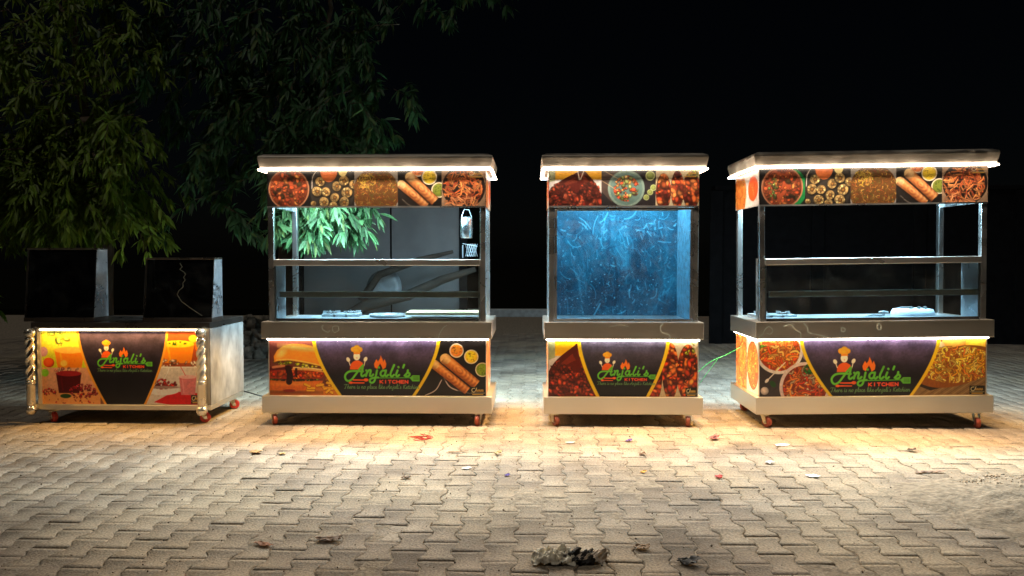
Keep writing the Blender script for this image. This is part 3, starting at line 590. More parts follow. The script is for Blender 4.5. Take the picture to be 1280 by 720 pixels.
ZT0, ZT1, ZS0, ZS1, ZF0, ZF1, ZC = .100, .236, .700, .835, 1.758, 2.052, 2.155
def make_tall_cart(name, loc, Ws, Wb, label, poster_low, poster_top, sides, rot=(0, 0, 0), marks=(), drop=(0, 0), inside=1.0, wheel_tone=(.30, .05, .02)):
    D = .76; f = -D / 2; b = D / 2; hs, hb = Ws / 2, Wb / 2; fb = f + .045; bb = b - .045
    root = empty(name, loc, rot); tag(root, label, 'food cart', 'food carts parked in a row')
    MB().box(-hs, hs, f, b, ZT0, ZT1).build('base_tray', STEEL(), root, .004)
    MB().box(-hb + .004, hb - .004, fb + .004, bb - .004, ZT1 - .01, ZS0 + .01).build('cabinet', mat_plain('white_laminate', (.62, .60, .56), .45, var=.05), root, .003)
    slab = MB().box(-hs, hs, f, b, ZS0, ZS1).build('counter_slab', STEEL_DK(), root, .004)
    MB().box(-hb + .05, hb - .05, fb + .05, bb - .05, ZS1 + .001, ZS1 + .004).build('counter_sheet', mat_steel('counter_sheet_steel', (.6, .64, .68), .3, .5, smear=.35, scale=5, smc=(.45, .5, .55)), root)
    # posts
    for sx in (-1, 1):
        for y0 in (fb, bb - .045):
            x0 = -hb if sx < 0 else hb - .045
            MB().box(x0, x0 + .045, y0, y0 + .045, ZS1, ZF0 + (.01 if y0 < 0 else .06)).build('post', CHROME(), root, .005)
    # sign box under the canopy
    sb = MB()
    sb.box(-hb, hb, fb, fb + .02, ZF0, ZF1); sb.box(-hb, hb, bb - .02, bb, ZF0 + .05, ZF1)
    sb.box(-hb, -hb + .02, fb + .02, bb - .02, ZF0, ZF1); sb.box(hb - .02, hb, fb + .02, bb - .02, ZF0, ZF1)
    sb.box(-hb + .02, hb - .02, fb + .02, bb - .02, ZF1 - .03, ZF1)
    fr = sb.build('sign_box', mat_steel('sign_box_steel', (.62, .64, .66), .2, .4), root)
    MB().box(-hb - .002, hb + .002, fb - .006, fb, ZF0 - .008, ZF0 + .004).build('sign_trim', CHROME(), fr)
    # canopy
    def ring(o, z): return [(-hb - o, fb - o, z), (hb + o, fb - o, z), (hb + o, bb + o, z), (-hb - o, bb + o, z)]
    c = MB().loft([ring(.028, ZF1), ring(.046, ZF1 + .014), ring(.060, ZC - .018), ring(.058, ZC), ring(.02, ZC + .018)])
    can = c.build('canopy', CANOPY(), root, .004)
    z = ZF1 - .004; o = .052
    led('led_strip', can, mat_emit('led_warm', C_WARM, E_STRIP), [(-hb - o, fb - o, z), (hb + o, fb - o, z)], .008)
    for sx in (-1, 1): led('led_strip', can, mat_emit('led_warm', C_WARM, E_STRIP), [(sx * (hb + o), fb - o, z), (sx * (hb + o), bb + o, z)], .008)
    area_lamp('canopy_lamp', can, (0, fb - o - .004, z - .010), (R(-24), 0, 0), Wb, .008, P_CANOPY * Wb, C_WARM, 125)
    for sx in (-1, 1): area_lamp('canopy_lamp', can, (sx * (hb + o + .004), 0, z - .010), (0, R(sx * -24), 0), .008, D - .1, P_CANOPY * .30, C_WARM, 125)
    led('led_strip', can, mat_emit('rear_fill_glow', (.75, .92, 1), 8), [(-hb - o, bb + o, z), (hb + o, bb + o, z)], .008)  # added rear strip, there to brighten the ground and leaves behind
    area_lamp('rear_fill', can, (0, bb + o + .006, z - .010), (R(28), 0, 0), Wb, .008, P_REAR_FILL * Wb, (.62, .86, 1), 150)  # added fill for the paving, posts and foliage behind the cart
    # under the counter
    zc = ZS0 - .008
    led('led_strip', slab, mat_emit('led_counter', (1, .90, .76), E_COUNTER), [(-hb - .01, fb - .016, zc), (hb + .01, fb - .016, zc)], .006)
    for sx in (-1, 1):
        if sides.get('L' if sx < 0 else 'R'): led('led_strip', slab, mat_emit('led_counter', (1, .90, .76), E_COUNTER), [(sx * (hb + .014), fb, zc), (sx * (hb + .014), bb, zc)], .006)
    area_lamp('counter_lamp', slab, (0, fb - .022, zc - .008), (R(-42), 0, 0), Wb, .006, P_COUNTER * Wb, C_YEL, 115)
    for sx in (-1, 1): area_lamp('counter_lamp', slab, (sx * (hb + .02), 0, zc - .008), (0, R(sx * -42), 0), .006, D - .15, P_COUNTER * .6, C_YEL, 115)
    # cool light panel inside the sign box
    lp = MB().box(-hb * .8, hb * .8, -.10, .10, 1.965, 1.985).build('ceiling_light', mat_emit('led_cool', C_COOL, 6), fr)
    area_lamp('ceiling_lamp', lp, (0, 0, 1.958), (0, 0, 0), Wb * .78, .18, P_INSIDE * inside * Wb, C_COOL, 180)
    # banners
    poster_low.mesh('front_banner', (-hb, fb - .001, ZS0 - .012), (1, 0, 0), 0, root)
    poster_top.mesh('food_sign', (-hb, fb - .003, ZF1 - .001), (1, 0, 0), 0, root, gain=.42)
    if 'L' in sides:
        lo, hi = sides['L']
        lo.mesh('side_banner', (-hb - .001, bb, ZS0 - .012), (0, -1, 0), 0, root); hi.mesh('side_sign', (-hb - .003, bb, ZF1 - .001), (0, -1, 0), 0, root, gain=.48)
    if 'R' in sides:
        lo, hi = sides['R']
        lo.mesh('side_banner', (hb + .001, fb, ZS0 - .012), (0, 1, 0), 0, root); hi.mesh('side_sign', (hb + .003, fb, ZF1 - .001), (0, 1, 0), 0, root, gain=.48)
    # edge trims of the lower banner
    for x in (-hb - .006, hb): MB().box(x, x + .006, fb - .006, fb + .01, ZT1, ZS0 - .01).build('corner_trim', STEEL(), root)
    for x, y, a in ((-hs + .08, f + .05, R(-60)), (hs - .11, f + .05, R(-100)), (-hs + .08, b - .08, R(20)), (hs - .10, b - .08, R(70))):
        caster(root, x, y, a, drop[1] if x > 0 else drop[0], wheel_tone)
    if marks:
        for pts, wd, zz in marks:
            mk = MB(); ribbon(mk, pts, wd * 1.5, f - .0025); mk.build('reflection_squiggle', REFL_MARK(), slab)  # raised pale ribbons stand in for wires and strips reflected in the steel
    return root, dict(D=D, f=f, b=b, fb=fb, bb=bb, hb=hb, hs=hs)

def display(root, g, shelf=True):
    """glass display standing on the counter along the front"""
    hb, fb = g['hb'], g['fb']; z0 = ZS1 + .004
    x0, x1 = -hb + .047, hb - .047; y1 = fb + .25
    RAIL = mat_steel('rail_steel', (.80, .78, .74), .25, .38, smear=.12, scale=2, bump=.02)
    MB().box(x0 - .0, x1 + .0, fb - .012, y1, 1.285, 1.335).build('display_top', RAIL, root, .004)
    if shelf: 
        MB().box(x0 + .04, x1 - .0, fb + .012, fb + .05, 1.028, 1.075).build('shelf_rail', mat_steel('shelf_rail_steel', (.6, .58, .5), .3, .5, smear=.8, scale=2, smc=(.42, .40, .32)), root, .003)
        MB().box(x0 + .04, x1 - .03, fb + .052, y1 - .01, 1.062, 1.070).build('glass_shelf', mat_glass('shelf_glass', (.9, .96, .97), .04), root)
    MB().box(x0, x1, fb + .004, fb + .010, z0 + .02, 1.284).build('front_glass', mat_glass('dusty_glass', (.88, .93, .94), .09, 3.5), root)
    for x in (x0, x1 - .012): MB().box(x, x + .012, fb + .012, y1, z0, 1.284).build('display_side', mat_steel('display_side_steel', (.62, .65, .68), .25, .45, smear=.4, scale=10, smc=(.4, .45, .5)), root)
    MB().box(x0 + .01, x1 - .01, fb + .0, fb + .012, z0, z0 + .02).build('glass_channel', mat_plain('black_gasket', (.02, .02, .02), .5), root)

# ---- banners
PH = ZS0 - .012 - ZT1; TH = ZF1 - ZF0
def low_banner(W_, left, right, xs, lsc, lx, ly, tint=(.40, .34, .47), badge=True, h=PH):
    p = Pic(W_, h, bg=(.3, .2, .15)); left(p, 0, W_ * xs[2] + .02); right(p, W_ * xs[3] - .02, W_)
    fade(p); centre_shield(p, W_ * xs[0], W_ * xs[1], W_ * xs[2], W_ * xs[3], 0, lsc, W_ * lx, h * ly, top_tint=tint)
    if badge: maker_badge(p, W_ - .125 * min(1, W_ / 1.6), h * .84, .12 * min(1, W_ / 1.6), h * .155)
    return p
def top_sign(W_, foods):
    p = Pic(W_, TH, bg=(.1, .1, .1)); x = 0
    for fn, fr, kw in foods:
        fn(p, x, x + fr * W_, **kw); x += fr * W_
    g_ = p.a.mean(2, keepdims=True); p.a = p.a * .8 + g_ * .2; fade(p); maker_badge(p, W_ - .14, TH * .03, .13, TH * .20, solid=False); return p

K = 6.4e-3 / 9.0   # metres per logo unit on the wide carts

# ------------------------------------------------------------------ GROUND
def paving():
    p, L, a = .140, .225, .013
    V, F, A = [], [], []
    nx = range(-62, 74); z0 = -.05
    def zig(t):  # t in block lengths, trapezoid -1..1, +1 at t=0
        t = t % 1; t = min(t, 1 - t) * 2
        return 1 - 2 * min(max((t - .30) / .40, 0), 1)
    ts = [0, .15, .35, .5, .65, .85, 1.0]
    for i in nx:
        xc = i * p; off = (i % 2) * .5
        for j in range(0, 52):
            y = 1.9 + (j + off) * L
            g = .0022; out = []
            for t in ts: out.append((p / 2 + a * zig(t) - g, (t - .0) * L))
            for t in ts[::-1]: out.append((-(p / 2 + a * zig(t)) + g, t * L))
            out = np.array(out); out[:, 1] = np.clip(out[:, 1], g, L - g)
            cx, cy = 0, L / 2
            far = y > 8.5
            dz = rng.normal(0, .0016); sx, sy = rng.normal(0, .011, 2) if not far else rng.normal(0, .006, 2); rot = rng.normal(0, .010); jx, jy = rng.normal(0, .0016, 2)
            if not far: out = out + rng.normal(0, .0013, out.shape)
            inner = out * np.array([1 - .005 / .07, 1 - .005 / .11]) + np.array([0, L / 2 * .005 / .11])
            c, s_ = math.cos(rot), math.sin(rot)
            def put(P, z):
                q = P - [0, L / 2]; q = np.stack([q[:, 0] * c - q[:, 1] * s_, q[:, 0] * s_ + q[:, 1] * c], 1)
                zz = z + dz + sx * q[:, 0] + sy * q[:, 1]
                return np.stack([q[:, 0] + xc + jx, q[:, 1] + y + L / 2 + jy, zz], 1)
            n = len(out); o = len(V) * 0
            A.append((n, put(inner, 0), put(out, -.0040), put(out, -.03), float(np.clip(rng.normal(.5, .3), 0, 1))))
    verts = []; quads = []; tops = []; col = []; o = 0
    for n, I, O, B, c in A:
        verts += [I, O, B]; 
        for k in range(n):
            m = (k + 1) % n
            quads.append((o + k, o + n + k, o + n + m, o + m)); quads.append((o + n + k, o + 2 * n + k, o + 2 * n + m, o + n + m))
        h = n // 2
        for k in range(h - 1): quads.append((o + k, o + k + 1, o + n - 2 - k, o + n - 1 - k))
        col += [c] * (3 * n); o += 3 * n
    V = np.vstack(verts); col = np.array(col)[:, None].repeat(3, 1)
    m, nt, b = newmat('concrete_pavers')
    at = N(nt, 'ShaderNodeVertexColor'); at.layer_name = 'print'
    rp = N(nt, 'ShaderNodeValToRGB'); e = rp.color_ramp.elements
    e[0].position = 0; e[0].color = (.24, .205, .17, 1); e[1].position = 1; e[1].color = (.36, .315, .26, 1)
    nt.links.new(at.outputs[0], rp.inputs[0])
    nz, r2 = noise_ramp(nt, 2.2, .35, (.58, .55, .52), .7, (1.15, 1.12, 1.08), detail=8)
    nz2, r3 = noise_ramp(nt, 90, .3, (.6, .6, .6), .7, (1.3, 1.3, 1.3), detail=6)
    nz3, r4 = noise_ramp(nt, .9, .44, (0, 0, 0), .62, (.8, .8, .8), detail=11)   # drifts of sand
    mx = N(nt, 'ShaderNodeMixRGB', blend_type='MULTIPLY'); mx.inputs[0].default_value = 1; nt.links.new(rp.outputs[0], mx.inputs[1]); nt.links.new(r2.outputs[0], mx.inputs[2])
    my = N(nt, 'ShaderNodeMixRGB', blend_type='MIX'); nt.links.new(r4.outputs[0], my.inputs[0]); nt.links.new(mx.outputs[0], my.inputs[1]); my.inputs[2].default_value = (.38, .315, .225, 1)
    mz = N(nt, 'ShaderNodeMixRGB', blend_type='MULTIPLY'); mz.inputs[0].default_value = 1; nt.links.new(my.outputs[0], mz.inputs[1]); nt.links.new(r3.outputs[0], mz.inputs[2])
    nt.links.new(mz.outputs[0], b.inputs['Base Color']); b.inputs['Roughness'].default_value = .85; b.inputs['Specular IOR Level'].default_value = .25
    bp = N(nt, 'ShaderNodeBump'); bp.inputs['Strength'].default_value = .9; bp.inputs['Distance'].default_value = .005; nt.links.new(nz2.outputs['Fac'], bp.inputs['Height']); nt.links.new(bp.outputs[0], b.inputs['Normal'])
    ob = mesh_np('paving', V, np.array(quads), m, None, col); tag(ob, kind='structure')
# sand and earth sheet, its surface lapping the joints of the pavers
gs = MB(); gs.add([(-60, -20, -.03), (60, -20, -.03), (60, 90, -.03), (-60, 90, -.03)], [(0, 1, 2, 3)])
EARTH = mat_plain('sandy_earth', (.29, .245, .19), .95, var=.35, scale=28, bump=1.0, bscale=70)
tag(gs.build('ground', EARTH), kind='structure')
def sand_sheet():
    nx, ny = 620, 560; X = np.linspace(-9, 10.5, nx); Y = np.linspace(1.8, 13.8, ny); U, V = np.meshgrid(X, Y)
    Z = -.0056 + .019 * (fbm(U * 1.6, V * 1.6, 3, 6) - .5) + .008 * (fbm(U * 18, V * 18, 8, 3) - .5)
    Z += .060 * np.clip(1.15 - np.hypot((U - 2.98) / .80, (V - 4.15) / .62) + .5 * (fbm(U * 5, V * 5, 14, 4) - .5), 0, 1) ** .8 * (.4 + 1.1 * fbm(U * 11, V * 11, 4, 5))
    idx = np.arange(nx * ny).reshape(ny, nx); F = np.stack([idx[:-1, :-1], idx[:-1, 1:], idx[1:, 1:], idx[1:, :-1]], -1).reshape(-1, 4)
    o = mesh_np('joint_sand', np.stack([U, V, Z], -1).reshape(-1, 3), F, EARTH, smooth=True); tag(o, kind='structure')
paving(); sand_sheet()
tag(MB().box(-2.0, 2.8, 17.8, 18.15, -.03, .14).build('kerb', mat_plain('kerb_concrete', (.55, .62, .66), .8, var=.2, bump=.4), bevel=.01), kind='structure')
tag(MB().box(-60, 60, 18.15, 90, -.03, .11).build('verge', mat_plain('verge_black', (.008, .008, .006), .98)), kind='structure')  # near-black colour stands in for the unlit far ground

# background walls
def wall(name, x0, x1, y, t, h, mat, label, cope=None, panels=0):
    r = empty(name, ((x0 + x1) / 2, y, 0)); hw = (x1 - x0) / 2
    MB().box(-hw, hw, 0, t, -.02, h).build('wall_face', mat, r, .01)
    if cope: MB().box(-hw - .03, hw + .03, -.03, t + .03, h + .002, h + .07).build('coping', cope, r, .01)
    for k in range(panels + 1 if panels else 0):
        x = -hw + (2 * hw) * k / panels
        MB().box(x - .1, x + .1, -.05, -.002, -.02, h - .01).build('pilaster', mat, r, .01)
    tag(r, label, 'wall')
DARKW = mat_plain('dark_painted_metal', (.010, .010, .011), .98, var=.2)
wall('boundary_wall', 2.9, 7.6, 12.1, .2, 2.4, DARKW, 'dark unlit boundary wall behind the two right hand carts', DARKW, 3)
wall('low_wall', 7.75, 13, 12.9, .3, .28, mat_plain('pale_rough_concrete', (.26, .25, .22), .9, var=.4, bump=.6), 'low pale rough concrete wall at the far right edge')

# ------------------------------------------------------------------ CARTS
YC = 6.1 + .38
# wide cart with burger banner
W2 = 1.755
p_low2 = low_banner(W2, food_burger, lambda p, a, b: food_dosa(p, a, b, True), (.215, .775, .335, .66), K, .325, -.045)
FO = [(food_curry, .2, {}), (food_rolls, .2, {}), (food_rice, .2, {}), (food_dosa, .2, {}), (food_fries, .2, {})]
p_top2 = top_sign(W2, FO)
def sidepair():
    a = Pic(.67, PH); side_noodles(a, 'low'); fade(a); b = Pic(.67, TH); side_noodles(b, 'top'); fade(b); return (a, b)
sp = sidepair()
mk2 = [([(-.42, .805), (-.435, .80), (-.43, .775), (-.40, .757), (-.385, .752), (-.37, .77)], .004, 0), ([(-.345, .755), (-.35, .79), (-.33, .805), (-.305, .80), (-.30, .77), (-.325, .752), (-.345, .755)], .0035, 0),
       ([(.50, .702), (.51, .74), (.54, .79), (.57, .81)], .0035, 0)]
c2, g2 = make_tall_cart('food_cart', (-1.235, YC, 0), 1.855, W2, 'wide steel food cart with burger banner and dosa picture, leaves hanging behind it', p_low2, p_top2, {'R': sp}, marks=mk2, inside=1.1)
display(c2, g2)
# narrow cart with blue box
W3 = 1.19
p_low3 = low_banner(W3, food_chicken, food_tikka, (.215, .79, .345, .655), K * .76, .345 - .04, .09, tint=(.36, .34, .42))
p_top3 = top_sign(W3, [(food_chicken, .35, {'n': 90}), (food_kebab, .36, {}), (food_tikka, .29, {})])
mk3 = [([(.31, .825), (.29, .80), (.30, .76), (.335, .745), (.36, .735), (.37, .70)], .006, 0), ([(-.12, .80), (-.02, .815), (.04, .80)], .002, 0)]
c3, g3 = make_tall_cart('food_cart', (.742, YC, 0), 1.265, W3, 'narrow steel food cart with fried chicken banner and glass box lined with blue film', p_low3, p_top3, {'L': sidepair()}, marks=mk3, inside=.21, wheel_tone=(.26, .06, .03))
def film_sheet(w, h):
    p = Pic(w, h, bg=(.10, .31, .43)); n = fbm(p.U * 4, p.V * 3, 2, 6)[..., None]; n2 = fbm(p.U * 40, p.V * 22, 7, 4)[..., None]; n3 = fbm(p.U * 1.5 + 5, p.V * 1.2, 12, 3)[..., None]
    p.a = np.array((.04, .22, .30)) + (np.array((.24, .56, .66)) - np.array((.04, .22, .30))) * np.clip((n - .3) * 1.7, 0, 1) * (.55 + .9 * (n2 - .2)) * (.5 + n3)
    for k in range(1500):   # wipe marks, scuffs and creases
        x, y = rng.uniform(0, w), rng.uniform(0, h); a = rng.normal(1.2, .9); L = rng.exponential(.035) + .006; pts = [(x, y)]; c = rng.normal(0, .32)
        for j in range(3): a += c; x += L / 3 * math.cos(a); y += L / 3 * math.sin(a) * 1.3; pts.append((x, y))
        edge = 1.0 if (pts[0][1] < h * .3 or rng.uniform() < .35) else .45
        dark = rng.uniform() < .35
        p.stroke(pts, rng.uniform(.002, .013), (.02, .12, .22) if dark else (.50, .80, .88), al=rng.uniform(.05, .8) ** 2.6 * edge)
    for q in range(7):   # broad wiped patches
        X, Y = rng.uniform(.1, w), rng.uniform(0, h * .6)
        for k in range(14): p.stroke([(X + k * .006, Y + rng.normal(0, .02)), (X + .05 + k * .006, Y + .09), (X + .07 + k * .005, Y + .2 + rng.normal(0, .03))], .006, (.45, .74, .84), al=rng.uniform(.03, .22))
    for k in range(160): p.ell(rng.uniform(0, w), h * (1 - abs(rng.normal(0, .3))) % h, rng.uniform(.002, .006), rng.uniform(.002, .005), (.6, .85, .92), al=rng.uniform(.3, .9))
    p.stroke([(w * .46, h * .1), (w * .44, h * .35), (w * .46, h * .5)], .03, (.02, .14, .25), al=.3); p.stroke([(w * .5, h * .45), (w * .52, h * .7), (w * .50, h * .9)], .02, (.02, .12, .2), al=.4)
    return p
hb, fb, bb = g3['hb'], g3['fb'], g3['bb']; z0 = ZS1 + .006
MB().box(-hb + .05, hb - .05, bb - .06, bb - .05, z0, ZF0).build('back_wall', STEEL(), c3)
fs_ = film_sheet(2 * hb - .104, ZF0 - z0 - .002); fs_.mesh('film_sheet', (-hb + .052, bb - .0615, ZF0 - .001), (1, 0, 0), 0, c3, mat=mat_attr('printed_film', .35, .6))
for x in (-hb + .046, hb - .054): MB().box(x, x + .008, fb + .05, bb - .062, z0, ZF0).build('side_sheet', mat_plain('pale_blue_film', (.10, .26, .36), .4, var=.5, scale=20), c3)
MB().box(-hb + .046, hb - .046, fb + .012, fb + .018, z0, ZF0 - .002).build('front_glass', mat_glass('smeared_glass', (.80, .90, .93), .10, 11), c3)
fm = MB()
fm.box(-hb + .046, -hb + .066, fb - .002, fb + .010, z0 + .02, ZF0 - .03); fm.box(hb - .066, hb - .046, fb - .002, fb + .010, z0 + .02, ZF0 - .03)
fm.box(-hb + .046, hb - .046, fb - .002, fb + .010, z0, z0 + .019); fm.box(-hb + .046, hb - .046, fb - .002, fb + .010, ZF0 - .029, ZF0 - .010)
fm.build('glass_frame', CHROME(), c3, .002)
# wide cart with noodle banner
W4 = 1.785
p_low4 = low_banner(W4, food_bowls, food_noodle_tray, (.195, .785, .325, .665), K * 1.03, .295, -.02)
p_top4 = top_sign(W4, [(food_curry, .2, {'green': True})] + FO[1:])
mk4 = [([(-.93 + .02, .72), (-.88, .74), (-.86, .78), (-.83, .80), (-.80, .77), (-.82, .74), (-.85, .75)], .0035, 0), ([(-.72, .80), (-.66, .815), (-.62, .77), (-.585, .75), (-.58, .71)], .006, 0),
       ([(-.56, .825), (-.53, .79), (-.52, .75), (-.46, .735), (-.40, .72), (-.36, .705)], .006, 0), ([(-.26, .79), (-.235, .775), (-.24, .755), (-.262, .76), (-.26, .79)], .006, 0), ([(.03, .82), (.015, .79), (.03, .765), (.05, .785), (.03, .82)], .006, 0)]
c4, g4 = make_tall_cart('food_cart', (2.722, YC, .016), 1.865, W4, 'wide steel food cart with two noodle bowls banner and a pale stove on its counter', p_low4, p_top4, {'L': sidepair()}, rot=(0, R(-.72), R(.35)), marks=mk4, drop=(.005, .027), wheel_tone=(.28, .05, .025))
display(c4, g4)

# ---- low juice cart
def juice_cart():
    X0, X1 = -4.055, -2.59; D = .72; r = empty('juice_cart', ((X0 + X1) / 2, 6.1 + D / 2 + .03, 0)); w = (X1 - X0) / 2; f, b = -D / 2, D / 2
    tag(r, 'low steel juice cart with twisted corner posts and dark glass cases on top', 'juice cart', 'food carts parked in a row')
    MB().box(-w + .03, w, f, b, .11, .15).build('base_frame', STEEL(), r, .004)
    MB().box(-w + .03, w - .012, f + .02, b - .012, .15, .775).build('cabinet', mat_plain('white_laminate', (.62, .60, .56), .45, var=.05), r)
    MB().box(w - .010, w, f + .005, b, .15, .775).build('side_sheet', STEEL_WH(), r, .002)
    top = MB().box(-w, w + .004, f - .01, b, .777, .825).build('counter_top', mat_steel('dark_top_steel', (.22, .19, .17), .25, .4), r, .004)
    W_ = 2 * w - .14; h = .735 - .15 + .01
    p = Pic(W_, h, bg=(.5, .3, .2)); food_juice_left(p, 0, W_ * .36); food_juice_right(p, W_ * .64, W_); fade(p)
    centre_shield(p, W_ * .235, W_ * .775, W_ * .40, W_ * .63, 0, K * .74, W_ * .325, .02, top_tint=(.27, .23, .32), yel=(.93, .62, .2), yw=.02)
    maker_badge(p, W_ - .10, h * .87, .095, h * .12)
    p.mesh('front_banner', (-w + .07, f + .016, .155 + h), (1, 0, 0), 0, r)
    for x in (-w + .04, w - .07): MB().box(x, x + .03, f + .002, f + .019, .152, .75).build('corner_trim', STEEL(), r, .002)
    led('led_strip', top, mat_emit('led_counter_dim', (1, .80, .50), 7.), [(-w + .07, f - .004, .766), (w - .05, f - .004, .766)], .006)
    area_lamp('counter_lamp', top, (0, f - .008, .757), (R(-25), 0, 0), 2 * w - .2, .006, P_COUNTER * 1.1, C_YEL, 150)
    for x in (-w + .015, w - .055):   # twisted posts
        m = MB(); rings = []; n = 30
        for k in range(60):
            z = .36 + .33 * k / 59; tw = k / 59 * 2 * math.pi * 1.35
            rings.append([(x + (.030 + .008 * math.cos(3 * (t - tw))) * math.cos(t), f - .048 + (.030 + .008 * math.cos(3 * (t - tw))) * math.sin(t), z) for t in [2 * math.pi * q / n for q in range(n)]])
        m.loft(rings)
        m.lathe([(.028, .15), (.032, .16), (.032, .325), (.037, .33), (.037, .338), (.032, .342), (.037, .346), (.037, .354), (.03, .36)], x, f - .048, 24)
        m.lathe([(.03, .69), (.036, .693), (.036, .700), (.018, .706), (.018, .712)], x, f - .048, 24)
        po = m.build('twisted_post', mat_steel('twisted_post_steel', (.82, .78, .68), .22, .34, smear=.9, scale=1.5, smc=(.66, .60, .48), bump=.02), r, smooth=True)
        for zc, rr in ((.742, .042), (.118, .043)):
            MB().lathe([(max(.001, rr * math.sin(a)), zc - rr * math.cos(a)) for a in np.linspace(0, math.pi, 17)], x, f - .048, 24).build('post_ball', mat_steel('twisted_post_steel'), po, smooth=True)
        MB().box(x - .02, x + .03, f - .03, f + .02, .13, .16).build('post_bracket', STEEL(), po)
    for x, y, a in ((-w + .12, f + .06, R(-35)), (w - .10, f + .05, R(30)), (w - .08, b - .1, R(20)), (-w + .12, b - .08, R(70))): caster(r, x, y, a, 0, (.45, .035, .03))
    return r, top
r1, top1 = juice_cart()
def glass_case(x0, x1, zt, label, streak):
    xc = (x0 + x1) / 2; hw = (x1 - x0) / 2; r = empty('glass_case', (xc, 6.29, .827)); h = zt - .827
    tag(r, label, 'display case', 'dark glass cases on the juice cart')
    f0, f1, bk = -.13, -.07, .08
    ED = mat_steel('case_edge_steel', (.42, .36, .30), .2, .35); SD = mat_steel('case_side_steel', (.62, .64, .68), .2, .5, smear=.5, scale=9, smc=(.32, .36, .42))
    MB().box(-hw, hw, f0 - .01, bk, .0, .035).build('case_base', mat_steel('dark_top_steel'), r, .003)
    for x in (-hw, hw - .006):
        MB().add([(x, f0, .035), (x + .006, f0, .035), (x + .006, bk, .035), (x, bk, .035), (x, f1, h), (x + .006, f1, h), (x + .006, bk, h), (x, bk, h)],
                 [(0, 3, 2, 1), (4, 5, 6, 7), (0, 1, 5, 4), (1, 2, 6, 5), (2, 3, 7, 6), (3, 0, 4, 7)]).build('case_side', SD, r)
    MB().box(-hw - .002, hw + .002, f1 - .006, bk + .004, h, h + .014).build('case_top', ED, r, .002)
    def pane(y0, y1, name, mat, xa, xb, z0=.036, z1=h - .002, t=.005):
        MB().add([(xa, y0, z0), (xb, y0, z0), (xb, y0 + t, z0), (xa, y0 + t, z0), (xa, y1, z1), (xb, y1, z1), (xb, y1 + t, z1), (xa, y1 + t, z1)],
                 [(0, 3, 2, 1), (4, 5, 6, 7), (0, 1, 5, 4), (1, 2, 6, 5), (2, 3, 7, 6), (3, 0, 4, 7)]).build(name, mat, r)
    pane(f0 + .004, f1 + .004, 'front_glass', mat_glass('tinted_glass', (.35, .30, .27), .03, 6, 1.3), -hw + .007, hw - .007)
    pane(f0 - .002, f1 - .002, 'edge_strip', ED, -hw + .002, -hw + .016)
    MB().box(-hw + .008, hw - .008, bk - .012, bk - .006, .036, h - .002).build('back_sheet', mat_plain('dark_back_sheet', (.05, .038, .03), .6), r)
    if streak:
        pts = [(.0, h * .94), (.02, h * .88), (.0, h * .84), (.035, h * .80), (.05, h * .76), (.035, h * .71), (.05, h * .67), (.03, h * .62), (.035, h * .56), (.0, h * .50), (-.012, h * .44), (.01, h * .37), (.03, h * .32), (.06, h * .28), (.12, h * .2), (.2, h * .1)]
        m = MB()
        def rb(pts, wd):
            P = np.array(pts) 
            for a, c in zip(P[:-1], P[1:]):
                d = c - a; n = np.array([-d[1], d[0]]) / np.linalg.norm(d) * wd / 2; q = [a + n, a - n, c - n, c + n]
                yy = lambda z: f0 + .001 + (f1 - f0) * (z - .036) / (h - .038) - .0005
                m.add([(u, yy(v), v) for u, v in q] + [(u, yy(v) + .001, v) for u, v in q], [(0, 1, 2, 3), (7, 6, 5, 4), (0, 4, 5, 1), (2, 6, 7, 3)])
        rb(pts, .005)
        m.build('glass_streak', mat_plain('streak_grey', (.16, .17, .14), .4, var=.1), r)  # thin jagged line lying on the front pane
glass_case(-4.13, -3.55, 1.415, 'taller dark glass case standing at the left end of the juice cart top', False)
glass_case(-3.15, -2.58, 1.335, 'lower dark glass case with a jagged line, beside the cart side nearer the burger cart', True)

# ------------------------------------------------------------------ things on the counters
def on(root_loc, x, y, z=ZS1 + .006): return (root_loc[0] + x, YC + y, z)
WST = mat_steel('dull_steel_items', (.65, .70, .74), .25, .45, smear=.4, scale=12, smc=(.5, .56, .6))
def burner(name, loc, label, w=.2):
    r = empty(name, loc, (0, 0, R(6)))
    MB().box(-w, w, -.10, .10, .0, .028).build('burner_body', WST, r, .006)
    for x in (-w * .55, w * .55):
        MB().lathe([(.045, .029), (.05, .034), (.035, .042), (.012, .044)], x, 0, 20).build('burner_head', mat_plain('cast_iron', (.08, .08, .085), .5), r, smooth=True)
        for k in range(4):
            a = k * math.pi / 2 + .4; m = MB().box(-.003, .003, .03, .075, .029, .050)
            m.v = [(x + vx * math.cos(a) - vy * math.sin(a), vx * math.sin(a) + vy * math.cos(a), vz) for vx, vy, vz in m.v]; m.build('pan_support', WST, r)
    for x in (-.05, .05): MB().cyl((x, -.10, .014), (x, -.118, .014), .011, 14).build('knob', mat_plain('dark_knob', (.1, .1, .1), .4), r)
    tag(r, label, 'gas burner'); return r
burner('gas_burner', on((-1.235,), -.40, .14), 'flat steel twin burner inside the display of the burger banner cart', .16)
burner('gas_burner', on((2.722,), -.66, .12), 'flat steel twin burner at the left end of the noodle banner cart', .18)
t = MB().box(-.31, .31, -.13, .13, 0, .028).build('wooden_board', mat_plain('pale_plywood', (.62, .46, .26), .6, var=.12, scale=5, stretch=(1, 8, 1)), None, .003)
t.location = on((-1.235,), .50, .05, ZS1 + .03); tag(t, 'pale plywood board lying at the right inside the burger banner cart', 'board')
t2 = empty('metal_tray', on((-1.235,), .0, .12)); tag(t2, 'shallow steel tray beside the plywood board on the counter', 'tray')
MB().lathe([(.01, .004), (.14, .004), (.155, .022), (.160, .022), (.145, .001), (.01, .001)], 0, 0, 32).build('tray_pan', WST, t2, smooth=True)
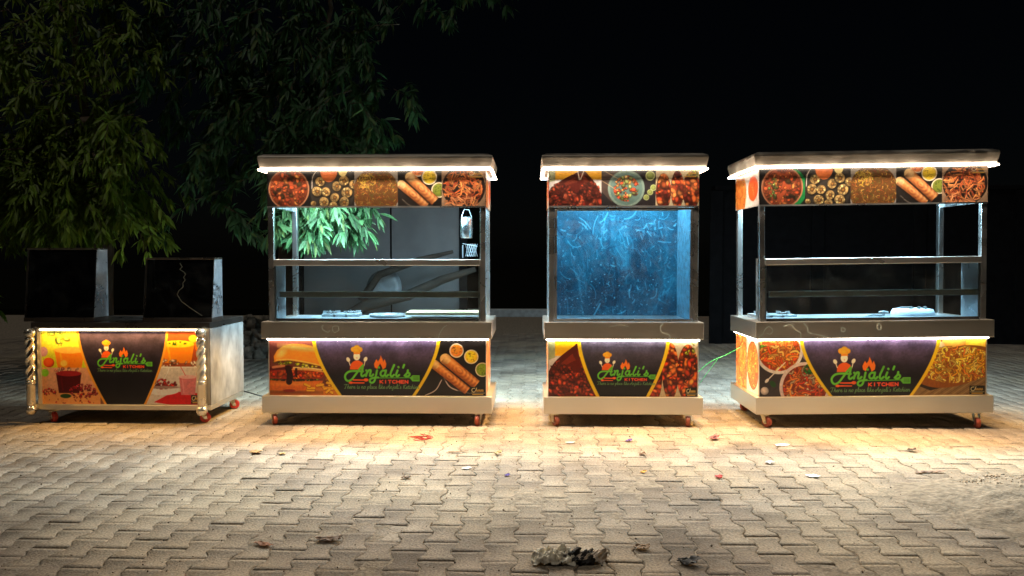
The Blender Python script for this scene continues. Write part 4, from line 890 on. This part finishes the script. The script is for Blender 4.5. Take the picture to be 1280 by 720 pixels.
# pale stove
st = empty('countertop_stove', on((2.722,), .52, .10)); tag(st, 'pale oval stove with dark knobs on the counter of the noodle banner cart', 'stove')
def oval(sc, z, ax=.17, ay=.11): return [(ax * sc * math.copysign(abs(math.cos(t)) ** .7, math.cos(t)), ay * sc * math.copysign(abs(math.sin(t)) ** .7, math.sin(t)), z) for t in [2 * math.pi * k / 40 for k in range(40)]]
MB().loft([oval(.96, 0), oval(1, .012), oval(1, .045), oval(.9, .075), oval(.6, .082)]).build('stove_body', mat_plain('pale_plastic', (.55, .64, .74), .4, var=.08), st, smooth=True)
for x in (-.05, .02, .07): MB().cyl((x, -.06, .078), (x, -.065, .098), .013, 14).build('knob', mat_plain('dark_knob'), st)
MB().lathe([(.05, .082), (.055, .09), (.02, .094)], -.04, .02, 20).build('hob_plate', mat_plain('cast_iron'), st)
gv = empty('gas_valve', on((2.722,), .24, .02)); tag(gv, 'small steel gas valve with hose in the middle of the noodle cart counter', 'valve')
MB().cyl((0, 0, 0), (0, 0, .05), .012, 14).build('valve_stem', WST, gv); MB().tube([(-.04, 0, .052), (0, 0, .058), (.04, 0, .052)], .008, 8).build('valve_handle', WST, gv)
MB().tube([(0, 0, .02), (-.08, .01, .03), (-.16, .0, .012), (-.26, .02, .010), (-.34, .03, .010)], .007, 8).build('hose', mat_plain('grey_rubber_hose', (.2, .25, .28), .5), gv)
# can hanging from the frame of the burger cart
hc = empty('hanging_can', (-.56, 6.74, 1.52)); tag(hc, 'shiny steel can hanging near the right rear post of the burger cart', 'can')
MB().lathe([(.05, 0), (.055, .01), (.055, .17), (.05, .18), (.02, .19)], 0, 0, 24).build('can_body', mat_steel('shiny_can', (.7, .75, .78), .15, .35), hc, smooth=True)
MB().tube([(-.05, 0, .17), (-.02, 0, .25), (.02, 0, .25), (.05, 0, .17)], .003, 6).build('can_handle', WST, hc)
sc_ = empty('lamp_grille', (-.53, 6.72, 1.36)); sc_.scale = (.55, .55, .55); tag(sc_, 'small wire lattice standing in for a grilled lamp and LED tube by the right rear post of the burger cart', 'grille')
m = MB()
for k in range(6):
    m.tube([(-.07 + k * .028, 0, 0), (-.02 + k * .028, .0, .2)], .0022, 5); m.tube([(-.02 + k * .028, .004, 0), (-.07 + k * .028, .004, .2)], .0022, 5)
m.build('wire_lattice', WST, sc_); MB().box(-.12, -.105, -.005, .008, -.02, .18).build('tube_rod', WST, sc_); MB().tube([(-.115, 0, .205), (.12, .0, .16)], .005, 6).build('grille_bar', WST, sc_)  # unlit lattice and rod modelled in place of a grilled lamp and LED tube

# ------------------------------------------------------------------ behind the carts
sh = empty('metal_gate', (-1.75, 9.6, 0)); GM = mat_plain('grey_sheet_metal', (.13, .133, .138), .6, metal=.0, var=.18, scale=2.5)
tag(sh, 'grey sheet metal double gate behind the burger banner cart', 'gate')
MB().box(-1.1, -.012, 0, .04, .05, 2.3).build('gate_leaf', GM, sh, .004); MB().box(.012, .86, 0, .04, .05, 2.3).build('gate_leaf', GM, sh, .004)
MB().box(.862, .96, -.05, .06, 0, 2.45).build('gate_post', DARKW, sh, .005); MB().box(-1.2, -1.102, -.05, .06, 0, 2.45).build('gate_post', DARKW, sh, .005)
MB().box(-1.1, .86, .0, .04, 2.302, 2.40).build('gate_lintel', DARKW, sh)
dk = MB().lathe([(.01, -.02), (.12, -.012), (.20, .0), (.21, .004), (.12, .0), (.01, -.01)], 0, 0, 36).build('round_tray', mat_plain('dull_grey_lid', (.24, .27, .29), .5), None, smooth=True)
dk.rotation_euler = (R(80), 0, 0); dk.location = (-1.75, 9.15, 1.02); tag(dk, 'round dull grey tray propped by the dead branch behind the burger cart', 'tray')
dk.location = (-1.72, 9.0, 1.00)
fb_ = MB().tube([(-2.9, 9.0, .0), (-2.3, 8.9, .55), (-1.9, 8.8, .80), (-1.4, 8.75, .92), (-1.0, 8.7, 1.10), (-.62, 8.7, 1.22)], [.09, .08, .07, .06, .05, .03], 9)
fb_.tube([(-1.95, 8.8, .85), (-1.75, 8.85, 1.15), (-1.3, 8.9, 1.32), (-.9, 8.95, 1.42)], [.05, .045, .04, .02], 8)
tag(fb_.build('dead_branch', mat_plain('dark_bark', (.05, .042, .035), .9, bump=.8, bscale=20), None, smooth=True), 'dark bare branch leaning across in front of the grey gate', 'branch')

# rubble heap
def heap(name, cx, cy, rx, ry, h, n, col, label, cat, seed, kind=None, size=(.015, .05)):
    g = np.random.default_rng(seed); V = []; F = []; o = 0
    for k in range(n):
        t = g.uniform(0, 6.28); q = math.sqrt(g.uniform()); x = rx * q * math.cos(t); y = ry * q * math.sin(t); z = h * (1 - q * q) * g.uniform(.3, 1)
        s = g.uniform(*size); base = np.array([(-1, -1, -1), (1, -1, -1), (1, 1, -1), (-1, 1, -1), (-1, -1, 1), (1, -1, 1), (1, 1, 1), (-1, 1, 1)]) * (1 + g.normal(0, .28, (8, 3)))
        base = base * s * g.uniform(.4, 1, 3); a, b = g.uniform(0, 6.28), g.normal(0, .5); ca, sa, cb, sb = math.cos(a), math.sin(a), math.cos(b), math.sin(b)
        Rm = np.array([[ca, -sa, 0], [sa, ca, 0], [0, 0, 1]]) @ np.array([[1, 0, 0], [0, cb, -sb], [0, sb, cb]])
        V.append(base @ Rm.T + [x, y, z + s * .5]); F += [tuple(i + o for i in f) for f in ((0, 3, 2, 1), (4, 5, 6, 7), (0, 1, 5, 4), (1, 2, 6, 5), (2, 3, 7, 6), (3, 0, 4, 7))]; o += 8
    ob = mesh_np(name, np.vstack(V), np.array(F), mat_plain(name + '_stone', col, .9, var=.4, scale=14, bump=.5)); ob.location = (cx, cy, 0)
    tag(ob, label, cat, kind=kind); return ob
heap('rubble_heap', -3.9, 11.0, 1.3, .9, .42, 900, (.20, .18, .15), 'heap of broken rubble between the juice cart and burger cart, far back', 'rubble', 4, size=(.03, .10))
heap('grit', 0, 4.9, 5.5, 3.0, .0, 3000, (.20, .16, .12), None, None, 19, kind='stuff', size=(.0012, .0042))
heap('dirt_crumbs', 2.95, 4.2, .62, .6, .055, 2200, (.42, .35, .27), None, None, 9, kind='stuff', size=(.0015, .006))

# ------------------------------------------------------------------ TREES
def leaf_mat():
    m, nt, b = newmat('tree_leaf')
    a = N(nt, 'ShaderNodeVertexColor'); a.layer_name = 'print'; nt.links.new(a.outputs[0], b.inputs['Base Color']); b.inputs['Roughness'].default_value = .55; b.inputs['Specular IOR Level'].default_value = .3
    tr = N(nt, 'ShaderNodeBsdfTranslucent'); nt.links.new(a.outputs[0], tr.inputs[0]); mx = N(nt, 'ShaderNodeMixShader'); mx.inputs[0].default_value = .28
    nt.links.new(b.outputs[0], mx.inputs[1]); nt.links.new(tr.outputs[0], mx.inputs[2]); nt.links.new(mx.outputs[0], nt.nodes['Material Output'].inputs[0]); return m
LEAF = leaf_mat(); BARK = mat_plain('tree_bark', (.10, .075, .055), .9, var=.35, scale=12, bump=.9, bscale=18, stretch=(1, 1, .3))
def leaves(P, Dr, L, Wd, colv, g):
    """P base points (n,3), Dr directions (n,3), L lengths, Wd widths -> folded drooping leaves"""
    n = len(P); Dr = Dr / np.linalg.norm(Dr, axis=1)[:, None]
    up = g.normal(0, .35, (n, 3)) + [0, -.4, .7]; sd = np.cross(Dr, up); sd /= np.linalg.norm(sd, axis=1)[:, None] + 1e-9; nm = np.cross(sd, Dr)
    droop = g.uniform(.05, .3, n)
    def pt(t, w, lift): return P + Dr * (L * t)[:, None] + np.array([0, 0, -1.]) * (L * droop * t * t)[:, None] + sd * (Wd * w)[:, None] + nm * (Wd * lift)[:, None]
    one = np.ones(n)
    q = [pt(0 * one, 0, 0), pt(.25 * one, -.42, .16), pt(.25 * one, 0, 0), pt(.25 * one, .42, .16), pt(.62 * one, -.42, .16), pt(.62 * one, 0, 0), pt(.62 * one, .42, .16), pt(one, 0, 0)]
    V = np.stack(q, 1).reshape(-1, 3)
    f = np.array([(0, 2, 1, 1), (0, 3, 2, 2), (1, 2, 5, 4), (2, 3, 6, 5), (4, 5, 7, 7), (5, 6, 7, 7)])
    tri = np.array([(0, 2, 1), (0, 3, 2), (1, 2, 5), (1, 5, 4), (2, 3, 6), (2, 6, 5), (4, 5, 7), (5, 6, 7)])
    F = (tri[None] + (np.arange(n) * 8)[:, None, None]).reshape(-1, 3)
    return V, F, np.repeat(colv, 8, axis=0)
def tree(name, base, trunk_pts, trunk_r, boughs, label, seed, size=(.10, .175), green=(.055, .115, .022)):
    """boughs: list of (centre xyz, spread xyz, count)"""
    g = np.random.default_rng(seed); r = empty(name, base); b = np.array(base); tag(r, label, 'tree')
    m = MB(); m.tube([np.array(p) - b for p in trunk_pts], trunk_r, 12)
    tw = MB(); P, Dd, LL = [], [], []
    top = np.array(trunk_pts[-1]) - b
    MU = []
    for bo in boughs:
        c, sp_, cnt = bo[:3]; mul = bo[3] if len(bo) > 3 else 1.  # mul is a leaf colour gain; lamplight on a bough is put into its colour
        c = np.array(c) - b; lim = top + (c - top) * .85 + [0, .35, .35]
        m.tube([top + [0, 0, -.3], (top + lim) / 2 + g.normal(0, .12, 3) + [0, .1, .25], lim], [.05, .03, .012], 7)
        for k in range(cnt):
            s0 = c + g.uniform(-1, 1, 3) * np.array(sp_) + [0, .0, .15]
            az = g.uniform(0, 6.28); ln = g.uniform(.35, .75); ln *= (.55 if mul > 1 else 1); d = np.array([math.cos(az), -abs(math.sin(az)) * .7 + .1 * math.sin(az), g.uniform(-.1, .3)])
            pts = [s0]; 
            for q in range(5): d = d + [0, 0, -.28]; pts.append(pts[-1] + d / np.linalg.norm(d) * ln / 5)
            tw.tube([pts[0], pts[2], pts[4], pts[5]], [.006, .004, .003, .0015], 4)
            for q in range(1, 6):
                cnt2 = g.integers(4, 7) if q < 5 else g.integers(8, 13)
                dd = pts[q] - pts[q - 1]; dd /= np.linalg.norm(dd)
                for z in range(cnt2):
                    v = dd * (.7 if q < 5 else .9) + g.normal(0, .55, 3) + [0, -.12, -.55]
                    MU.append(mul); P.append(pts[q] + g.normal(0, .01, 3)); Dd.append(v); LL.append(g.uniform(*size))
    m.build('trunk', BARK, r, smooth=True); 
    P, Dd, LL = np.array(P), np.array(Dd), np.array(LL); n = len(P)
    h = g.uniform(0, 1, n)[:, None]; col = np.array(green) * (.55 + .9 * h) * np.array(MU)[:, None]; col = col + (g.uniform(0, 1, n) < .12)[:, None] * np.array([.05, .04, .0]); 
    V, F, C = leaves(P, Dd, LL, LL * g.uniform(.2, .29, n), np.clip(col, 0, 1), g)
    cr = mesh_np('foliage', V, F, LEAF, r, C)
    tw.build('twigs', BARK, cr)
tree('mango_tree', (-5.3, 9.3, 0), [(-5.3, 9.3, 0), (-5.25, 9.25, .9), (-5.1, 9.1, 1.9), (-5.2, 9.0, 3.0)], [.17, .14, .12, .10],
     [((-4.95, 7.9, 2.15), (.95, .45, .42), 150, 1.0), ((-4.6, 7.75, 1.95), (.5, .3, .25), 55), ((-5.6, 8.1, 2.9), (.8, .5, .6), 60), ((-4.35, 7.8, 2.75), (.55, .4, .28), 26), ((-5.3, 8.0, 3.8), (1.4, .6, .6), 70), ((-6.6, 8.1, 1.8), (.7, .5, .8), 50), ((-6.2, 8.6, 4.9), (2.0, .8, .7), 60), ((-4.3, 7.75, 1.75), (.35, .3, .2), 14)],
     'leafy tree hanging over the juice cart at the left, greenest in the picture', 21, green=(.13, .21, .02))  # leaf colour lightened to stand in for lamplight on this tree
tree('mango_tree', (-3.3, 10.4, 0), [(-3.3, 10.4, 0), (-3.25, 10.3, 1.0), (-3.1, 10.0, 2.2), (-2.9, 9.7, 3.2)], [.2, .17, .14, .11],
     [((-2.08, 7.45, 1.90), (.30, .2, .30), 95, 1.25), ((-3.0, 7.9, 1.85), (.3, .3, .3), 5), ((-2.6, 8.2, 2.6), (.8, .5, .42), 60), ((-3.4, 8.5, 3.5), (1.0, .6, .7), 70), ((-2.1, 8.4, 3.2), (.7, .5, .7), 70), ((-2.4, 8.8, 4.8), (2.2, .8, .6), 90)],
     'large drooping tree whose bright green leaves show through the burger banner cart', 33, size=(.12, .19), green=(.034, .095, .034))  # leaf colour darkened to stand in for the weaker light here

# ------------------------------------------------------------------ cables
tag(MB().tube(spline([(1.84, 6.62, .60), (1.72, 6.75, .50), (1.60, 6.85, .42), (1.50, 6.95, .30), (1.35, 7.0, .16), (1.2, 7.05, .01)]), .0032, 6).build('green_cable', mat_plain('green_insulation', (.05, .5, .18), .4, var=.1), None, smooth=True), 'thin green cable running down from the noodle cart side', 'cable')
tag(MB().tube(spline([(1.66, 6.82, .45), (1.58, 6.95, .28), (1.52, 7.1, .12), (1.46, 7.2, .008), (1.3, 7.3, .008)]), .0026, 6).build('green_cable', mat_plain('green_insulation'), None, smooth=True), 'second green cable branching off towards the paving behind the chicken cart', 'cable')
tag(MB().tube(spline([(-2.66, 7.0, .12), (-2.55, 7.25, .02), (-2.45, 7.3, .012), (-2.3, 7.15, .010), (-2.2, 7.2, .012), (-2.05, 7.05, .010)]), .006, 6).build('black_cable', mat_plain('black_insulation', (.02, .02, .02), .5), None, smooth=True), 'black cable on the paving between juice cart and burger cart', 'cable')

# ------------------------------------------------------------------ litter
def crumple(name, x, y, sx, sy, sz, col, label, cat, seed, rough=.8, curl=1., z=.004, group=None):
    g = np.random.default_rng(seed); n = 18; U, V = np.meshgrid(np.linspace(-1, 1, n), np.linspace(-1, 1, n))
    k = 1 + .35 * (fbm(U * 2 + 7, V * 2 + 3, seed) - .5) * 2; X = U * np.sqrt(1 - V * V * .45) * sx * k; Y = V * np.sqrt(1 - U * U * .45) * sy * k
    h = fbm(U * 2.2 + seed, V * 2.2, seed, 4); h = (h - h.min()) / (h.max() - h.min()); Z = z + sz * (h * .6 + .4 * curl * (U * .5 + .5) ** 2)
    X = X + g.normal(0, sx * .03, X.shape); Y = Y + g.normal(0, sy * .03, Y.shape)
    top = np.stack([X, Y, Z], -1).reshape(-1, 3); bot = top - [0, 0, .0012]; N_ = n * n; idx = np.arange(N_).reshape(n, n)
    F = np.stack([idx[:-1, :-1], idx[:-1, 1:], idx[1:, 1:], idx[1:, :-1]], -1).reshape(-1, 4); Fb = F[:, ::-1] + N_
    ob = mesh_np(name, np.vstack([top, bot]), np.vstack([F, Fb]), mat_plain('scrap_%s_%d' % (name, seed), col, rough, var=.45, scale=40)); ob.location = (x, y, 0); ob.rotation_euler = (0, 0, g.uniform(-.6, .6))
    tag(ob, label, cat, group); return ob
G = 'scraps of litter on the paving'
LIT = [('dry_leaf', 320, 566, .045, .03, .02, (.42, .24, .09), 'curled brown dry leaf on paving before the burger cart, left side', 'leaf'),
 ('dry_leaf', 353, 568, .025, .02, .012, (.5, .32, .12), 'small tan dry leaf right beside the curled brown one', 'leaf'),
 ('paper_scrap', 713, 554, .035, .02, .008, (.75, .72, .66), 'flat white paper scrap before the chicken cart', 'paper scrap'),
 ('wrapper', 786, 552, .025, .02, .022, (.12, .06, .28), 'tiny purple wrapper before the middle of the chicken cart', 'wrapper'),
 ('wrapper', 893, 549, .045, .03, .04, (.42, .16, .15), 'crumpled red and white wrapper between chicken and noodle carts', 'wrapper'),
 ('dry_leaf', 803, 569, .022, .018, .018, (.16, .09, .05), 'small dark brown leaf curl on the paving in the middle', 'leaf'),
 ('peel', 804, 591, .022, .016, .014, (.55, .30, .05), 'orange peel scrap on the paving in the middle', 'peel'),
 ('paper_scrap', 978, 557, .05, .03, .006, (.80, .74, .60), 'cream paper scrap before the left wheel of the noodle cart', 'paper scrap'),
 ('foil_scrap', 962, 580, .03, .03, .022, (.55, .55, .55), 'black and white foil scrap on paving before the noodle cart', 'foil scrap'),
 ('dry_leaf', 1140, 564, .028, .018, .024, (.07, .04, .03), 'nearly black curled leaf in front of the noodle cart, right part', 'leaf'),
 ('feather', 1162, 591, .10, .018, .012, (.30, .20, .15), 'long brown feather like frond lying near the dirt patch', 'frond'),
 ('paper_scrap', 1016, 596, .04, .03, .010, (.75, .75, .75), 'torn white tissue near the middle right of the paving', 'tissue'),
 ('wrapper', 899, 598, .022, .03, .022, (.50, .05, .05), 'small dark red wrapper on the paving right of centre', 'wrapper'),
 ('dry_leaf', 572, 566, .07, .012, .012, (.24, .15, .08), 'thin long dry leaf in front of the burger cart right wheel', 'leaf'),
 ('dry_leaf', 622, 568, .030, .022, .030, (.55, .40, .18), 'upturned yellowish leaf between burger and chicken carts', 'leaf'),
 ('paper_scrap', 583, 586, .03, .018, .006, (.78, .76, .72), 'small white paper scrap in front of the burger cart', 'paper scrap'),
 ('wrapper', 634, 595, .02, .015, .012, (.10, .06, .30), 'tiny violet wrapper left of the centre of the paving', 'wrapper'),
 ('foil_scrap', 1081, 704, .05, .035, .035, (.05, .05, .05), None, None),
 ('dry_leaf', 330, 682, .05, .02, .012, (.28, .12, .06), 'reddish brown dry leaf in the near left foreground', 'leaf'),
 ('dry_leaf', 410, 676, .06, .03, .025, (.20, .13, .09), 'dark torn leaf in the near foreground left of centre', 'leaf'),
 ('dry_leaf', 802, 686, .04, .03, .02, (.30, .2, .12), 'brown leaf bit just right of the crumpled dark litter heap', 'leaf'),
 ('paper_scrap', 1272, 655, .03, .02, .02, (.80, .76, .66), 'cream paper scrap by the dirt patch at the right edge', 'paper scrap'),
 ('dry_leaf', 508, 598, .03, .02, .015, (.2, .12, .07), 'brown leaf bit on paving in front of the burger cart middle', 'leaf')]
f_, H_, yaw_, pit_ = 960., 1.35, R(1.37), math.atan(38 / 960)
def gpt(px, py):   # where the litter was seen to lie on the ground
    d = np.array([(px - 640) / f_, 1, -(py - 360) / f_]); c, s = math.cos(pit_), math.sin(pit_); d = np.array([d[0], d[1] * c + d[2] * s, -d[1] * s + d[2] * c])
    c, s = math.cos(yaw_), math.sin(yaw_); d = np.array([d[0] * c - d[1] * s, d[0] * s + d[1] * c, d[2]]); t = -H_ / d[2]; return d[0] * t, d[1] * t
for i, (nm, px, py, sx, sy, sz, col, lab, cat) in enumerate(LIT):
    if px == 1081: lab, cat = 'black plastic scrap in the near foreground right of the litter heap', 'plastic scrap'; px, py = 860, 705
    x, y = gpt(px, py); crumple(nm, x, y, sx, sy, sz, col, lab, cat, 50 + i, group=G)
x, y = gpt(526, 549)
m = MB(); g = np.random.default_rng(5)
for k in range(3):
    a = [(g.uniform(-.09, .09), g.uniform(-.06, .06), g.uniform(.004, .03)) for _ in range(6)]; m.tube(spline(a), .0028, 5)
o = m.build('red_thread', mat_plain('red_plastic', (.5, .03, .04), .4)); o.location = (x, y, 0); tag(o, 'tangle of red thread on the paving in front of the burger cart', 'thread', G)
# crumpled heap in the near foreground
x, y = gpt(706, 700); hr = empty('crumpled_litter', (x, y, 0)); tag(hr, 'crumpled pale and black plastic bag, biggest litter in the near foreground', 'plastic bag', G)
def rag(seed, cx, sx, sy, sz, col, name, lean):
    g = np.random.default_rng(seed); n = 42; U, V = np.meshgrid(np.linspace(-1, 1, n), np.linspace(-1, 1, n))
    k = .75 + .6 * fbm(U * 1.6 + seed, V * 1.6, seed); rr = np.clip(1 - (U ** 2 + V ** 2) * .5, 0, 1)
    Z = .004 + sz * rr * np.abs(fbm(U * 3 + seed, V * 3, seed + 1, 5) - .42) * 3.2 + sz * .25 * rr
    X = cx + U * sx * k + lean * Z; Y = V * sy * k - .3 * Z
    X += .03 * sx * g.normal(0, 1, X.shape); top = np.stack([X, Y, Z], -1).reshape(-1, 3); idx = np.arange(n * n).reshape(n, n)
    F = np.stack([idx[:-1, :-1], idx[:-1, 1:], idx[1:, 1:], idx[1:, :-1]], -1).reshape(-1, 4)
    mesh_np(name, np.vstack([top, top - [0, 0, .002]]), np.vstack([F, F[:, ::-1] + n * n]), mat_plain('rag_' + name, col, .6, var=.5, scale=30), hr)
rag(3, -.055, .085, .07, .055, (.70, .62, .50), 'pale_fold', .2); rag(8, .04, .085, .055, .05, (.025, .022, .02), 'black_fold', .6); rag(12, .09, .07, .04, .055, (.62, .52, .42), 'pale_flap', .8)
